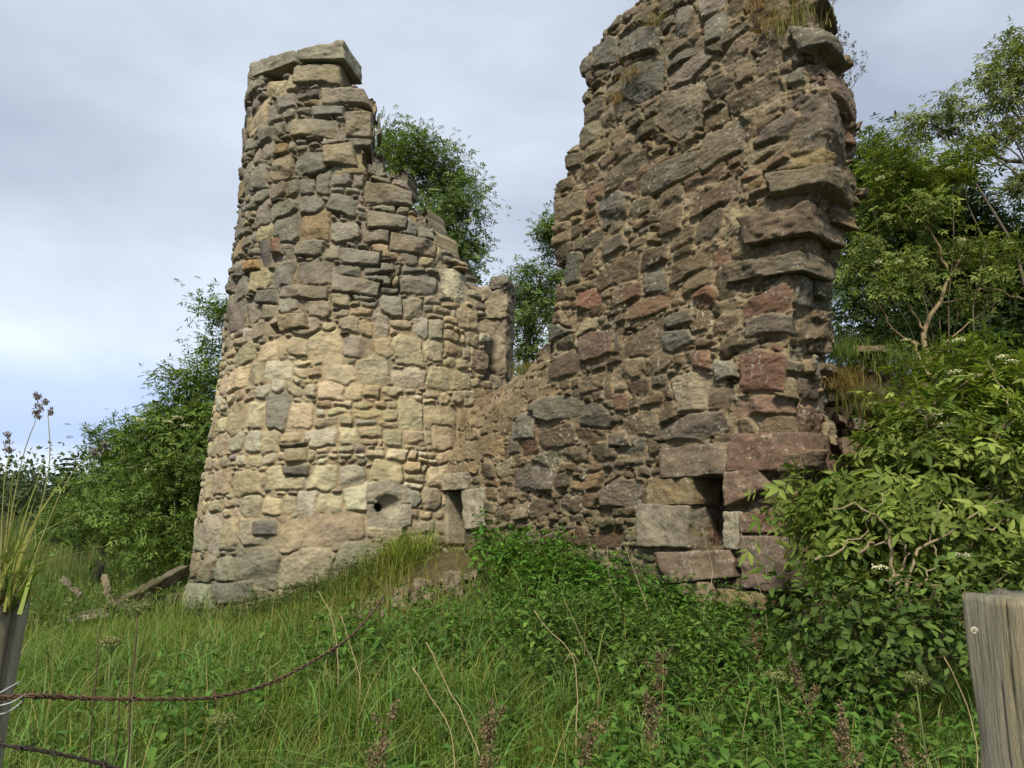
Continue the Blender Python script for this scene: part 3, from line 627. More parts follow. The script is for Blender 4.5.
# ------------------------------------------------------------------ foliage tools
def unit(a): return a/(np.linalg.norm(a, axis=-1, keepdims=True)+1e-9)
def leaves(mb, P, dv, nv, L, W, C, fold=.25, droop=.15):
    P = np.asarray(P, float); n = len(P); dv = unit(dv); sv = unit(np.cross(dv, nv)); up = np.cross(sv, dv)
    L = np.broadcast_to(L, (n,))[:, None]; W = np.broadcast_to(W, (n,))[:, None]
    mid = P+dv*L*.45-up*W*fold*.5; tip = P+dv*L-up*L*droop
    l = P+dv*L*.42+sv*W*.5+up*W*fold*.5; r = P+dv*L*.42-sv*W*.5+up*W*fold*.5
    l2 = P+dv*L*.75+sv*W*.3-up*L*droop*.4; r2 = P+dv*L*.75-sv*W*.3-up*L*droop*.4
    V = np.stack([P, l, l2, tip, r2, r, mid], 1).reshape(-1, 3); b = np.arange(n)[:, None]*7
    t = np.concatenate([b+np.array([[6, 0, 5]])[:, [0, 2, 1]], b+np.array([[6, 1, 0]])[:, [0, 2, 1]]], 0)
    q = np.concatenate([b+np.array([[6, 1, 2, 3]]), b+np.array([[6, 3, 4, 5]])], 0)
    mb.add(V, q, t, np.repeat(C, 7, axis=0))
def cols(c1, c2, n, rng, var=.18):
    t = rng.random((n, 1))**1.2
    return (np.array(c1)*(1-t)+np.array(c2)*t)*rng.uniform(1-var, 1+var, (n, 1))
def wander(a, b, rng, n=7, amp=.12):
    a = np.asarray(a, float); b = np.asarray(b, float); t = np.linspace(0, 1, n)[:, None]; L = np.linalg.norm(b-a)
    off = np.cumsum(rng.normal(0, 1, (n, 3)), 0); off = off-off[0]-(off[-1]-off[0])*t
    return a+(b-a)*t+off*amp*L/n*1.4

def crown_points(blobs, nclump, rng, shell=.55):
    vol = np.array([b[3]*b[4]*b[5] for b in blobs])**.55; k = rng.choice(len(blobs), nclump, p=vol/vol.sum()); B = np.array(blobs)[k]
    d = unit(rng.normal(0, 1, (nclump, 3))); rr = shell+(1-shell)*rng.random((nclump, 1))**.6
    rr *= 1+.16*n3(d*1.7+B[:, :3], 1.3)[:, None]
    return B[:, :3]+d*rr*B[:, 3:6], d
def make_tree(name, label, cat, base, blobs, nclump, per, leaf, c1, c2, rng, spread=.2, group=None, trunk_r=.12, bark=(.12, .10, .075), limbs=26, flowers=None, trunk_top=None, shell=.5, bare=None, compound=True, upb=.8):
    base = np.array(base, float); root = thing(name, tuple(base), label, cat, group)
    P, d = crown_points(blobs, nclump, rng, shell); P = P[P[:, 2] > base[2]+.05]; nclump = len(P)
    mb = MB(); top = np.array(trunk_top) if trunk_top is not None else np.array(blobs[0][:3])
    tr = wander(base-[0, 0, .1], top, rng, 9, .10); mb.tube(tr, np.linspace(trunk_r, trunk_r*.35, 9), bark, 8)
    for i in range(min(limbs, nclump)):
        tgt = P[rng.integers(nclump)]; f = rng.uniform(.35, .98); s = tr[int(f*8)]
        mb.tube(wander(s, tgt, rng, 7, .16), np.linspace(trunk_r*.38*(1.2-f), .006, 7), bark, 5, False)
    for seg in (bare or []):
        pts = smooth_path(seg[0], 14); pts[1:-1] += rng.normal(0, .012, (12, 3)); mb.tube(pts, np.linspace(seg[1], seg[2], 14), seg[3] if len(seg) > 3 else bark, 6)
    mb.build('trunk', M_BARK, root)
    cr = MB(); n = nclump*per
    cen = np.repeat(P, per, 0); cd_ = np.repeat(unit(P-np.array(blobs)[:, :3].mean(0)), per, 0)
    off = rng.normal(0, 1, (n, 3))*spread*np.repeat(rng.uniform(.6, 1.4, (nclump, 1)), per, 0); off[:, 2] *= .6
    Q = cen+off; dv = unit(off*1.3/spread+cd_*.5+rng.normal(0, .45, (n, 3))); dv[:, 2] -= .25
    nv = unit(rng.normal(0, .5, (n, 3))+np.array([0, 0, upb*.6])+cd_*.8)
    tone = np.repeat(rng.uniform(.6, 1.3, (nclump, 1)), per, 0)
    C = cols(c1, c2, n, rng)*tone; sz = leaf*rng.uniform(.5, 1.35, n)
    if compound:
        sv = unit(np.cross(dv, nv))
        for (a, s, f) in ((0, 0, 1.), (.0, 1, .85), (0, -1, .85), (-.55, 1, .75), (-.55, -1, .75)):
            dd = dv*(1.0 if s == 0 else .45)+sv*s*.9
            leaves(cr, Q+dv*(sz*a)[:, None], dd, nv, sz*f, sz*f*.34, C)
    else: leaves(cr, Q, dv, nv, sz, sz*.55, C)
    cr.build('crown', M_LEAF, root)
    for i, (fp, fr) in enumerate(flowers or []):
        fl = MB(); m = 60; an = rng.uniform(0, 2*math.pi, m); rr = fr*np.sqrt(rng.random(m))
        p = np.array(fp)+np.stack([np.cos(an)*rr, np.sin(an)*rr, .18*fr*np.cos(rr/fr*1.5)+rng.normal(0, .1*fr, m)], -1)
        leaves(fl, p, rng.normal(0, 1, (m, 3))+np.array([0, 0, .2]), np.tile([0, -.3, 1.], (m, 1)), fr*.3, fr*.28, cols((.5, .5, .36), (.62, .6, .46), m, rng))
        fl.build('flower_head', M_LEAF, root)
    return root
def blob(px, py, y, rx, ry, rz):     # centre by direction and distance; radii in metres
    p = at(np.array(float(px)), np.array(float(py)), y); return (p[0], p[1], p[2], rx, ry, rz)
def gpt(px, y): # ground point under a direction
    x = (px-512)/F*y/math.cos(PITCH)*1.0; return np.array([x, y, float(gz(x, y))])

# ------------------------------------------------------------------ trees and shrubs
rg = np.random.default_rng(3)
G1, G2 = (.075, .13, .034), (.175, .235, .075)
make_tree('ash_tree', 'leafy tree rising behind the sloping broken edge of the round tower', 'tree', gpt(425, 17), [blob(412, 160, 17, .75, .8, .8), blob(440, 175, 17.2, .7, .8, .8), blob(462, 205, 17, .55, .7, .7), blob(430, 230, 17, 1.0, .9, 1.0), blob(468, 255, 17, .35, .5, .6), blob(440, 300, 17, .7, .8, .8), blob(395, 150, 17.4, .6, .7, .7)], 420, 20, .10, G1, G2, rg, .2, limbs=50, shell=.25)
make_tree('ash_tree', 'young tree filling the gap between the tower jamb and the dark wall', 'tree', gpt(545, 16.5), [blob(530, 285, 16.5, .42, .6, .5), blob(552, 235, 16.5, .28, .5, .6), blob(525, 330, 16.5, .45, .6, .8), blob(560, 300, 16.8, .7, .7, 1.1), blob(530, 380, 16.8, .6, .7, .8)], 250, 20, .10, G1, G2, rg, .17, limbs=24, shell=.3)
make_tree('elder_tree', 'tall dark elder pressed against the left edge of the round tower', 'tree', gpt(200, 14.6), [blob(185, 400, 14.6, .65, .9, .7), blob(200, 455, 14.4, .9, 1, .9), blob(165, 480, 14.5, .9, 1, .9), blob(185, 540, 14.2, .9, 1, .8), blob(222, 310, 14.8, .38, .5, .35), blob(208, 345, 14.8, .28, .5, .25), blob(150, 440, 14.6, .45, .6, .5), blob(220, 390, 14.8, .6, .7, .8), blob(190, 430, 14.6, .8, .9, .7), blob(215, 470, 14.2, .7, .9, 1.0), blob(150, 520, 14.2, .7, .9, .7), blob(205, 550, 13.9, .5, .6, .5), blob(195, 395, 14.6, .6, .8, .6), blob(170, 430, 14.6, .6, .8, .6)], 560, 20, .10, (.08, .14, .028), (.15, .215, .05), rg, .17, limbs=36, shell=.3,
          flowers=[(at(np.array(float(a)), np.array(float(b)), 13.7), .09) for a, b in ((178, 418), (168, 422), (186, 426), (141, 420), (150, 470))])
make_tree('elder_bush', 'rounded bush standing low between the tall elder and the far wood', 'bush', gpt(115, 17), [blob(122, 450, 17, .55, .9, .65), blob(115, 490, 16.6, .9, 1, .8), blob(85, 520, 16.4, .7, 1, .55), blob(140, 520, 16.2, .9, 1, .7), blob(105, 440, 17, .35, .5, .4), blob(150, 555, 15.5, .8, .7, .45)], 230, 18, .10, (.08, .14, .03), (.15, .22, .055), rg, .18, limbs=16, shell=.3)
make_tree('hawthorn_bush', 'low pale green bush at the back of the rough meadow', 'bush', gpt(85, 23), [blob(95, 515, 23, 1.1, 1, .8), blob(65, 525, 23, .7, .9, .5)], 110, 20, .11, (.085, .13, .026), (.14, .20, .04), rg, .22, limbs=10)
# the right-hand trees
make_tree('sycamore_tree', 'big dark tree massed behind the broken end of the wall', 'tree', gpt(930, 13.5), [blob(900, 250, 13.5, 1.5, 1.2, 1.4), blob(960, 275, 13.8, 1.4, 1.2, 1.1), blob(1020, 300, 13.5, 1.3, 1.2, 1.4), blob(880, 180, 13.5, .7, .9, .7), blob(930, 340, 13.2, 1.6, 1.2, 1.0), blob(890, 215, 13.4, 1.1, 1, 1.0), blob(955, 225, 13.4, .9, .9, .8), blob(860, 320, 13.2, .8, .8, 1.1), blob(1070, 250, 13.5, .9, 1, 1.1), blob(1000, 380, 13.2, 1.4, 1, .9), blob(1010, 470, 12.5, 1.3, .9, .9), blob(960, 450, 12.5, 1.0, .9, .8)], 1350, 20, .115, (.028, .052, .014), (.06, .10, .026), rg, .26, limbs=50, shell=.2, trunk_r=.18)
bt = (.23, .17, .10)
A = lambda l, y: [at(np.array(float(a)), np.array(float(b)), y+i*.03) for i, (a, b) in enumerate(l)]
make_tree('elder_tree', 'yellow-green elder with pale bare forked branches in front of the dark tree', 'tree', gpt(935, 10.2), [blob(895, 170, 10.2, .55, .6, .42), blob(930, 185, 10.2, .5, .6, .45), blob(870, 150, 10.4, .3, .5, .28), blob(920, 215, 10, .45, .5, .35), blob(945, 250, 10.1, .5, .5, .3), blob(905, 280, 9.8, .5, .5, .32), blob(980, 290, 10, .5, .5, .3), blob(875, 215, 10.3, .4, .5, .4), blob(860, 260, 10.2, .3, .4, .35), blob(965, 165, 10.3, .3, .4, .25), blob(995, 255, 10.2, .4, .4, .25)], 270, 17, .08, (.09, .14, .028), (.215, .25, .065), rg, .115, limbs=10, shell=.2, trunk_r=.05, bark=(.11, .088, .06), trunk_top=at(np.array(925.), np.array(330.), 10.2), upb=1.6,
          bare=[(A([(938, 392), (924, 340), (945, 290), (962, 255)], 9.9), .045, .018, bt), (A([(945, 380), (930, 375), (912, 342)], 9.7), .04, .02, bt), (A([(948, 270), (930, 232), (905, 205)], 9.9), .02, .008, bt), (A([(924, 330), (905, 300), (895, 270)], 9.9), .016, .006, bt), (A([(1024, 300), (990, 288), (960, 300), (935, 305)], 9.9), .02, .006, bt), (A([(930, 360), (960, 330), (985, 310)], 9.8), .014, .005, bt), (A([(920, 345), (890, 325), (878, 300)], 9.8), .012, .005, bt)],
          flowers=[(at(np.array(float(a)), np.array(float(b)), 9.5), .055) for a, b in ((962, 240), (900, 262), (880, 178), (950, 168), (878, 262), (905, 340))])
make_tree('oak_tree', 'airy tree whose long limb reaches in against the sky', 'tree', gpt(1180, 11), [blob(1012, 70, 11, .45, .6, .35), blob(985, 95, 11, .5, .6, .3), blob(950, 115, 11, .45, .5, .25), blob(1015, 130, 11, .55, .6, .35), blob(915, 125, 11, .25, .4, .15), blob(1045, 90, 11, .6, .7, .6), blob(1025, 185, 11, .25, .4, .35), blob(980, 140, 11, .35, .4, .2), blob(1100, 120, 11, 1.0, 1, 1), blob(1015, 45, 11, .2, .3, .2)], 270, 16, .085, (.12, .16, .055), (.25, .28, .11), rg, .11, limbs=24, shell=.2, trunk_r=.2, trunk_top=at(np.array(1120.), np.array(140.), 11), upb=1.4, bark=(.10, .085, .07),
          bare=[(A([(1110, 190), (1050, 165), (1000, 158), (968, 140), (925, 122)], 11), .05, .008, (.09, .08, .065)), (A([(1060, 165), (1030, 130), (1000, 100), (985, 85)], 11), .035, .006, (.09, .08, .065)), (A([(1020, 160), (985, 165), (958, 155)], 11), .02, .005, (.09, .08, .065)), (A([(1070, 120), (1030, 90), (1012, 60)], 11), .03, .006, (.09, .08, .065))])
# elder bush in front of the end of the wall: big compound leaves
rb = np.random.default_rng(31)
BL = [blob(858, 515, 5.6, .40, .45, .26), blob(915, 490, 5.7, .45, .5, .36), blob(960, 440, 5.8, .5, .5, .42), blob(1005, 470, 5.5, .5, .5, .5), blob(985, 395, 6.1, .45, .5, .38), blob(1020, 400, 6, .5, .5, .45), blob(905, 450, 6.0, .28, .35, .22), blob(815, 508, 5.6, .18, .25, .12), blob(935, 540, 5.4, .6, .5, .35), blob(870, 560, 5.4, .45, .4, .3), blob(1010, 560, 5.2, .5, .4, .4), blob(970, 365, 6.4, .25, .3, .2)]
bb_ = (.21, .165, .105)
make_tree('elder_bush', 'spreading elder bush with bright leaves and bare grey stems below the broken wall end', 'bush', gpt(930, 6.0), BL, 370, 9, .112, (.085, .14, .024), (.22, .265, .062), rb, .13, limbs=34, shell=.45, trunk_r=.05, bark=bb_, upb=1.5,
          bare=[(A([(900, 610), (890, 560), (880, 520), (850, 505), (830, 510)], 4.97), .014, .005, bb_), (A([(905, 600), (915, 560), (950, 530), (1010, 500)], 4.97), .014, .004, bb_), (A([(890, 590), (905, 545), (900, 540)], 4.97), .012, .004, bb_), (A([(860, 555), (870, 545), (900, 540)], 4.97), .010, .004, bb_), (A([(815, 560), (850, 545), (865, 530), (890, 490)], 4.97), .009, .003, bb_), (A([(920, 585), (935, 560), (930, 535), (942, 500)], 4.97), .008, .003, bb_), (A([(960, 600), (975, 540), (1005, 520), (1024, 515)], 5.0), .012, .005, bb_), (A([(950, 590), (925, 585), (880, 580)], 4.95), .008, .004, bb_), (A([(905, 640), (915, 620), (925, 605)], 4.8), .007, .003, bb_), (A([(1010, 420), (1005, 390), (985, 360)], 5.5), .008, .003, bb_)],
          flowers=[(at(np.array(float(a)), np.array(float(b)), yy), .05) for a, b, yy in ((962, 556, 4.85), (958, 340, 6.1), (975, 376, 5.8), (955, 372, 5.8), (1003, 357, 5.7), (935, 415, 5.6), (945, 425, 5.5), (1012, 362, 5.6), (880, 568, 4.9))])
make_tree('currant_bush', 'dark low bush of broad lobed leaves between the elder and the long grass', 'bush', gpt(870, 4.9), [blob(830, 590, 5.0, .28, .3, .22), blob(870, 620, 4.7, .36, .35, .22), blob(920, 640, 4.5, .4, .35, .2), blob(815, 640, 4.8, .25, .3, .2), blob(965, 620, 4.6, .35, .35, .3), blob(850, 670, 4.5, .3, .3, .14), blob(990, 590, 4.8, .35, .35, .28)], 250, 9, .07, (.05, .09, .02), (.11, .165, .036), rb, .10, limbs=20, shell=.4, trunk_r=.02, bark=(.10, .08, .05), upb=1.3, compound=False)
make_tree('hawthorn_bush', 'small bush growing on the rubble bank beside the wall end', 'bush', at(np.array(850.), np.array(440.), 7.9), [blob(868, 375, 7.8, .36, .4, .3), blob(885, 400, 7.7, .4, .4, .3), blob(850, 400, 7.9, .3, .3, .25)], 110, 14, .05, (.07, .095, .02), (.12, .145, .035), rb, .10, limbs=18, shell=.3, trunk_r=.025, upb=1.2)
# twig over the wall head
make_tree('wall_top_shrub', 'small shrub rooted on the wall head with one leafy twig hanging past the edge', 'shrub', onplane(np.array(690.), np.array(-22.), .3), [blob(626, -6, 9.2, .16, .2, .10), blob(650, -34, 9.0, .3, .3, .2)], 14, 12, .05, (.02, .035, .012), (.04, .07, .02), rb, .06, limbs=10, trunk_r=.02, trunk_top=at(np.array(650.), np.array(-30.), 9.0))

# ------------------------------------------------------------------ rubble bank right of the wall
rk = np.random.default_rng(41)
bc_ = np.array([3.75, 8.15]); n_a, n_r = 72, 40; an = np.linspace(0, 2*math.pi, n_a, endpoint=False); rr = np.linspace(0, 1, n_r)
AA, RRr = np.meshgrid(an, rr); bx = bc_[0]+np.cos(AA)*RRr*1.7; by = bc_[1]+np.sin(AA)*RRr*1.35
prof = 2.75*np.clip(1-RRr**2.6, 0, 1); bz = gz(bx, by)+prof-.05; Pb = np.stack([bx, by, bz], -1); nn_ = n3(Pb, 1.6)*.16+n3(Pb, 4.)*.08+n3(Pb, 9)*.04; Pb[..., 2] += nn_; Pb[..., 0] += nn_; Pb[..., 1] -= nn_
id_ = np.arange(n_a*n_r).reshape(n_r, n_a); i2 = np.roll(id_, -1, 1); q = np.stack([id_[:-1], i2[:-1], i2[1:], id_[1:]], -1).reshape(-1, 4)[:, ::-1]
bank = thing('rubble_bank', (bc_[0], bc_[1], .4), 'steep bank of earth and fallen stone heaped behind the elder bush', 'rubble bank')
obj('earth', Pb.reshape(-1, 3), q, None, M_GROUND, np.tile([.085, .068, .040], (n_a*n_r, 1)), True, bank)
for i, (x_, y_, yd, w_, h_) in enumerate([(820, 432, 6.75, .30, .2), (822, 474, 6.65, .30, .25), (838, 395, 7.0, .24, .14), (905, 408, 6.9, .5, .12), (870, 350, 7.4, .4, .08), (850, 448, 6.8, .2, .16), (845, 500, 6.6, .22, .16), (935, 398, 7.0, .3, .1), (862, 425, 6.8, .22, .12), (878, 392, 6.95, .18, .1), (888, 440, 6.7, .2, .14), (858, 396, 7.0, .14, .08), (842, 420, 6.8, .12, .08), (868, 452, 6.65, .18, .12), (912, 432, 6.75, .16, .1)]):
    p = at(np.array(float(x_)), np.array(float(y_)), yd); ax = np.array([w_*.5, .05, rk.normal(0, .02)]); az = np.array([0, .02, h_*.5])
    Vb, Qb = block_geo([p-ax+az, p+ax+az, p+ax-az, p-ax-az], np.array([-.25, -.968, 0]), .08, .3, .4, .03, 200+i)
    obj('stone', Vb, Qb, None, M_WALL, np.clip(stone_cols(Vb, pick(PALW, 1, rk)[0], i), .02, .6), True, bank)

# loose rubble lying on the mound
spots = [(rk.uniform(338, 478), rk.uniform(590, 632)) for _ in range(46)]
for i, (x_, y_) in enumerate(spots):
    yd = 8.25-(y_-600)*.012; x = (x_-512)/F*yd; z = float(gz(x, yd)); s = rk.uniform(.025, .085)
    a = rk.uniform(0, 3); ax = np.array([math.cos(a), math.sin(a), rk.normal(0, .2)])*s; az = np.array([0, .1, rk.uniform(.5, .8)])*s
    c = np.array([x, yd, z+s*.15+.03]); n_ = np.array([math.sin(a), -math.cos(a), 0])
    Vb, Qb = block_geo([c-ax+az, c+ax+az, c+ax-az, c-ax-az], n_, s*.6, s*.6, .45, .02, 300+i, 9, 6, 9.)
    o = obj('rubble_stone', Vb, Qb, None, M_TOWER, np.clip(stone_cols(Vb, rk.choice([.8, 1., 1.2])*np.array([.17, .135, .092]), i), .02, .6), True, None, base=(x, yd, z))
    tag(o, 'small sandy fallen stone half buried on the mound below the tower', 'stone', 'fallen stones on the mound')

# ------------------------------------------------------------------ grass
def blades(n, xy, hgt, wid, c1, c2, rng, lean=.5, segs=4, bend=.7, ctip=None, zoff=0., wind=(0.1, 0)):
    x, y = xy[:, 0], xy[:, 1]; z = gz(x, y)+zoff; n = len(x)
    h = hgt*rng.uniform(.55, 1.2, n)*(1+.25*n3(np.stack([x, y, 0*x], -1), 1.1)); a = rng.uniform(0, 2*math.pi, n)
    ld = np.stack([np.cos(a)+wind[0], np.sin(a)+wind[1]], -1)*(lean*rng.uniform(.2, 1.3, n))[:, None]
    t = np.linspace(0, 1, segs+1); bn = bend*rng.uniform(.4, 1.5, n)
    V = np.zeros((n, segs+1, 2, 3)); fa = a+math.pi/2+rng.normal(0, .5, n); w = wid*rng.uniform(.6, 1.3, n)
    for k, tk in enumerate(t):
        bx = x+ld[:, 0]*h*(tk**2)*bn; by = y+ld[:, 1]*h*(tk**2)*bn; bz = z-.03+h*(tk-(.38*bn*lean)*tk**3)
        ww = w*(1-tk)**.6*.5*(1.0 if k < segs else .1)
        for s_, sg in enumerate((-1, 1)): V[:, k, s_, 0] = bx+sg*ww*np.cos(fa); V[:, k, s_, 1] = by+sg*ww*np.sin(fa); V[:, k, s_, 2] = bz
    m = 2*(segs+1); b = np.arange(n)[:, None, None]*m; k = np.arange(segs)[None, :, None]*2
    q = (b+k+np.array([0, 1, 3, 2])[None, None]).reshape(-1, 4); c = cols(c1, c2, n, rng, .22); C = np.repeat(c[:, None], m, 1)
    if ctip is not None:
        tt_ = np.repeat(t, 2)[None, :, None]**2*(rng.random((n, 1, 1)) < .5)*.8; C = C*(1-tt_)+np.array(ctip)*tt_
    return V.reshape(-1, 3), q, C.reshape(-1, 3)
def inside_walls(x, y):
    w = np.stack([x, y], -1)-P0; s = w@NRM; t = w@D
    return ((s < .02) & (s > -T_W) & (t > -.2) & (t < 6)) | (np.hypot(x-TC[0], y-TC[1]) < 2.62)
def scatter(n, rng, y0, y1, p=1.0, xl=None):
    y = y0+(y1-y0)*rng.random(n)**p; hw = .72*y+1.2
    x = rng.uniform(-1, 1, n)*hw; ok = ~inside_walls(x, y); return np.stack([x, y], -1)[ok]
gr = np.random.default_rng(51)
def patchy(xy, sc, thr, rng): return n3(np.stack([xy[:, 0], xy[:, 1], 0*xy[:, 0]], -1), sc)+rng.normal(0, .2, len(xy)) > thr
mb = MB()
def tussocks(nt_, per, y0, y1, sg):
    c_ = scatter(nt_, gr, y0, y1, .95); n_ = len(c_)*per; p_ = np.repeat(c_, per, 0)+gr.normal(0, sg, (n_, 2))*np.repeat(gr.uniform(.5, 1.4, (len(c_), 1)), per, 0)
    return p_[~inside_walls(p_[:, 0], p_[:, 1])]
def rub(xy): return np.exp(-((xy[:, 0]+1.15)/.62)**2-((xy[:, 1]-8.25)/.55)**2)
def off_mound(xy): return xy[gr.random(len(xy)) > 1.1*np.exp(-((xy[:, 0]-J[0])/1.1)**2-((xy[:, 1]-J[1]+.4)/1.6)**2)+.75*rub(xy)]
for nt_, per, h_, w_, c1, c2 in ((1130, 24, .42, .0066, (0.065, 0.143, 0.016), (0.147, 0.239, 0.032)), (880, 24, .40, .0062, (0.100, 0.164, 0.020), (0.195, 0.260, 0.045)), (750, 22, .46, .0075, (0.047, 0.122, 0.020), (0.106, 0.201, 0.040))):
    xy = off_mound(tussocks(nt_, per, 2.05, 9.5, .09)); V_, q_, c_ = blades(0, xy, h_, w_, c1, c2, gr, .85, 5, 1.1, (0.260, 0.244, 0.080)); mb.add(V_, q_, None, c_)
xy = off_mound(scatter(19000, gr, 2.05, 9.5, .95)); V_, q_, c_ = blades(0, xy, .32, .0058, (0.059, 0.122, 0.014), (0.142, 0.212, 0.030), gr, .9, 4, 1.1, (0.236, 0.223, 0.070)); mb.add(V_, q_, None, c_)
xy = tussocks(410, 16, 2.2, 7.5, .07); V_, q_, c_ = blades(0, xy, .56, .0145, (0.071, 0.159, 0.035), (0.142, 0.254, 0.065), gr, .8, 6, 1.3, (0.212, 0.212, 0.080)); mb.add(V_, q_, None, c_)
xy = scatter(4000, gr, 2.1, 7.0); V_, q_, c_ = blades(0, xy, .22, .008, (0.260, 0.180, 0.080), (0.378, 0.276, 0.130), gr, 1.4, 4, 1.2); mb.add(V_, q_, None, c_)
xy = scatter(1500, gr, 2.4, 8.5); V_, q_, c_ = blades(0, xy, .62, .004, (0.300, 0.243, 0.091), (0.450, 0.338, 0.156), gr, .5, 4, .7); mb.add(V_, q_, None, c_)
xy = scatter(20000, gr, 2.0, 7); V_, q_, c_ = blades(0, xy, .26, .012, (0.053, 0.095, 0.018), (0.105, 0.162, 0.031), gr, .8, 3, .9); mb.add(V_, q_, None, c_)
tag(mb.build('long_grass', M_GRASS, smooth=True), 'long green grass covering the ground before the ruin', 'grass', None, 'stuff')
mb = MB()
y = gr.uniform(9.5, 34, 30000); x = gr.uniform(-.78, -.1, 30000)*y; ok = ~inside_walls(x, y); xy = np.stack([x, y], -1)[ok]
y = gr.uniform(7, 26, 12000); x = gr.uniform(.45, 1.1, 12000)*y; xy = np.concatenate([xy, np.stack([x, y], -1)])
V_, q_, c_ = blades(0, xy, .5, .018, (.065, .13, .022), (.13, .20, .045), gr, .5, 3, .9, (.20, .20, .08)); mb.add(V_, q_, None, c_)
y = gr.uniform(16, 34, 6000); x = gr.uniform(-.78, -.3, 6000)*y; V_, q_, c_ = blades(0, np.stack([x, y], -1), .9, .02, (.08, .13, .03), (.15, .17, .06), gr, .3, 3, .6, (.24, .19, .10)); mb.add(V_, q_, None, c_)
tag(mb.build('rough_meadow', M_GRASS), 'rough tan-topped meadow grass left of the tower', 'grass', None, 'stuff')
mb = MB()
m = 5200; xy = np.stack([gr.normal(J[0]-.75, .75, m), gr.normal(J[1]-.55, .8, m)], -1); xy = xy[~inside_walls(xy[:, 0], xy[:, 1])]
hole_ = np.exp(-((xy[:, 0]-J[0]-.25)/.4)**2-((xy[:, 1]-J[1]+.45)/.6)**2); xy = xy[gr.random(len(xy)) > hole_*1.2]
xy = xy[gr.random(len(xy)) > .45*rub(xy)]; V_, q_, c_ = blades(0, xy, .36, .009, (.085, .125, .020), (.19, .21, .05), gr, .9, 5, 1.2, (.30, .23, .10)); mb.add(V_, q_, None, c_)
m = 700; xy = np.stack([gr.normal(J[0]-.35, .16, m), gr.normal(J[1]-.5, .2, m)], -1); V_, q_, c_ = blades(0, xy, .5, .010, (0.135, 0.189, 0.029), (0.240, 0.270, 0.058), gr, .9, 5, 1.2); mb.add(V_, q_, None, c_)
tag(mb.build('mound_grass', M_GRASS), 'dry yellowish grass hanging over the mound under the slit', 'grass', None, 'stuff')

def tuft(name, label, base, n, h, w, c1, c2, rng, lean=.8, rad=.08, group=None):
    V_, q_, c_ = blades(0, np.zeros((n, 2)), h, w, c1, c2, rng, lean, 4, 1.0)
    V_ = V_.reshape(n, -1, 3); V_[..., 2] -= float(gz(0., 0.))
    o2 = rng.normal(0, 1, (n, 1, 3))*rad; o2[..., 2] *= .3; V_ = (V_+o2).reshape(-1, 3)+np.array(base)
    return tag(obj(name, V_, q_, None, M_GRASS, c_, True, None, base), label, 'grass tuft', group)
rtf = np.random.default_rng(61)
DRY1, DRY2 = (.22, .16, .07), (.34, .24, .11)
tuft('dry_grass_tuft', 'orange-brown dry tuft on the dark face near the wall head, lower of two', onplane(np.array(635.), np.array(76.), -.03), 260, .12, .006, (.20, .13, .05), (.30, .20, .08), rtf, 1.2, .09)
tuft('dry_grass_tuft', 'dry tuft sprouting just under the frame edge between grey coping boulders', onplane(np.array(655.), np.array(22.), -.02), 200, .12, .006, (.15, .13, .05), (.28, .22, .09), rtf, 1.1, .08)
tuft('dry_grass_tuft', 'rusty dry tuft in a wide joint below the upper orange tufts', onplane(np.array(618.), np.array(98.), -.03), 160, .09, .006, (.20, .125, .05), (.28, .18, .08), rtf, 1.2, .06)
tuft('grass_tuft', 'green and straw grass tuft crowning the top right corner of the wall', onplane(np.array(799.), np.array(30.), .1), 260, .34, .007, (.13, .15, .04), (.24, .2, .07), rtf, .5, .09)
tuft('dry_grass_tuft', 'orange straw tuft lying over the wall head beside the green tuft', onplane(np.array(775.), np.array(24.), .0), 200, .16, .006, DRY1, DRY2, rtf, 1.1, .09)
tuft('dry_grass_tuft', 'reddish dry tuft at the top of the wall above the flat pale stone', onplane(np.array(760.), np.array(6.), .0), 160, .14, .006, (.22, .14, .06), (.32, .21, .1), rtf, 1.1, .07)
tuft('dry_grass_tuft', 'brown hanging tuft on the rubble bank against the torn wall end', at(np.array(838.), np.array(385.), 6.85), 420, .26, .006, (.13, .10, .03), (.24, .17, .06), rtf, 1.1, .12)
tuft('grass_tuft', 'olive tuft trailing down the middle of the rubble bank', at(np.array(870.), np.array(405.), 6.75), 420, .26, .006, (.08, .11, .022), (.18, .18, .05), rtf, 1.0, .14)
tuft('grass_tuft', 'green grass along the crest of the rubble bank', at(np.array(885.), np.array(362.), 7.3), 420, .26, .006, (.07, .12, .02), (.15, .18, .045), rtf, .8, .22)
tuft('grass_tuft', 'tall green tuft on the rubble bank just beside the wall end', at(np.array(842.), np.array(352.), 7.1), 160, .30, .006, (.07, .12, .02), (.14, .17, .04), rtf, .4, .08)
tuft('grass_tuft', 'yellow-green tuft in the notch between tower jamb and dark wall', at(np.array(527.), np.array(370.), 10.9), 260, .2, .008, (.14, .14, .03), (.25, .21, .07), rtf, .8, .12)
tuft('grass_tuft', 'sparse green wisps on the sandy break above the slit', at(np.array(478.), np.array(436.), 10.25), 200, .24, .006, (.10, .12, .03), (.17, .17, .06), rtf, .7, .1)

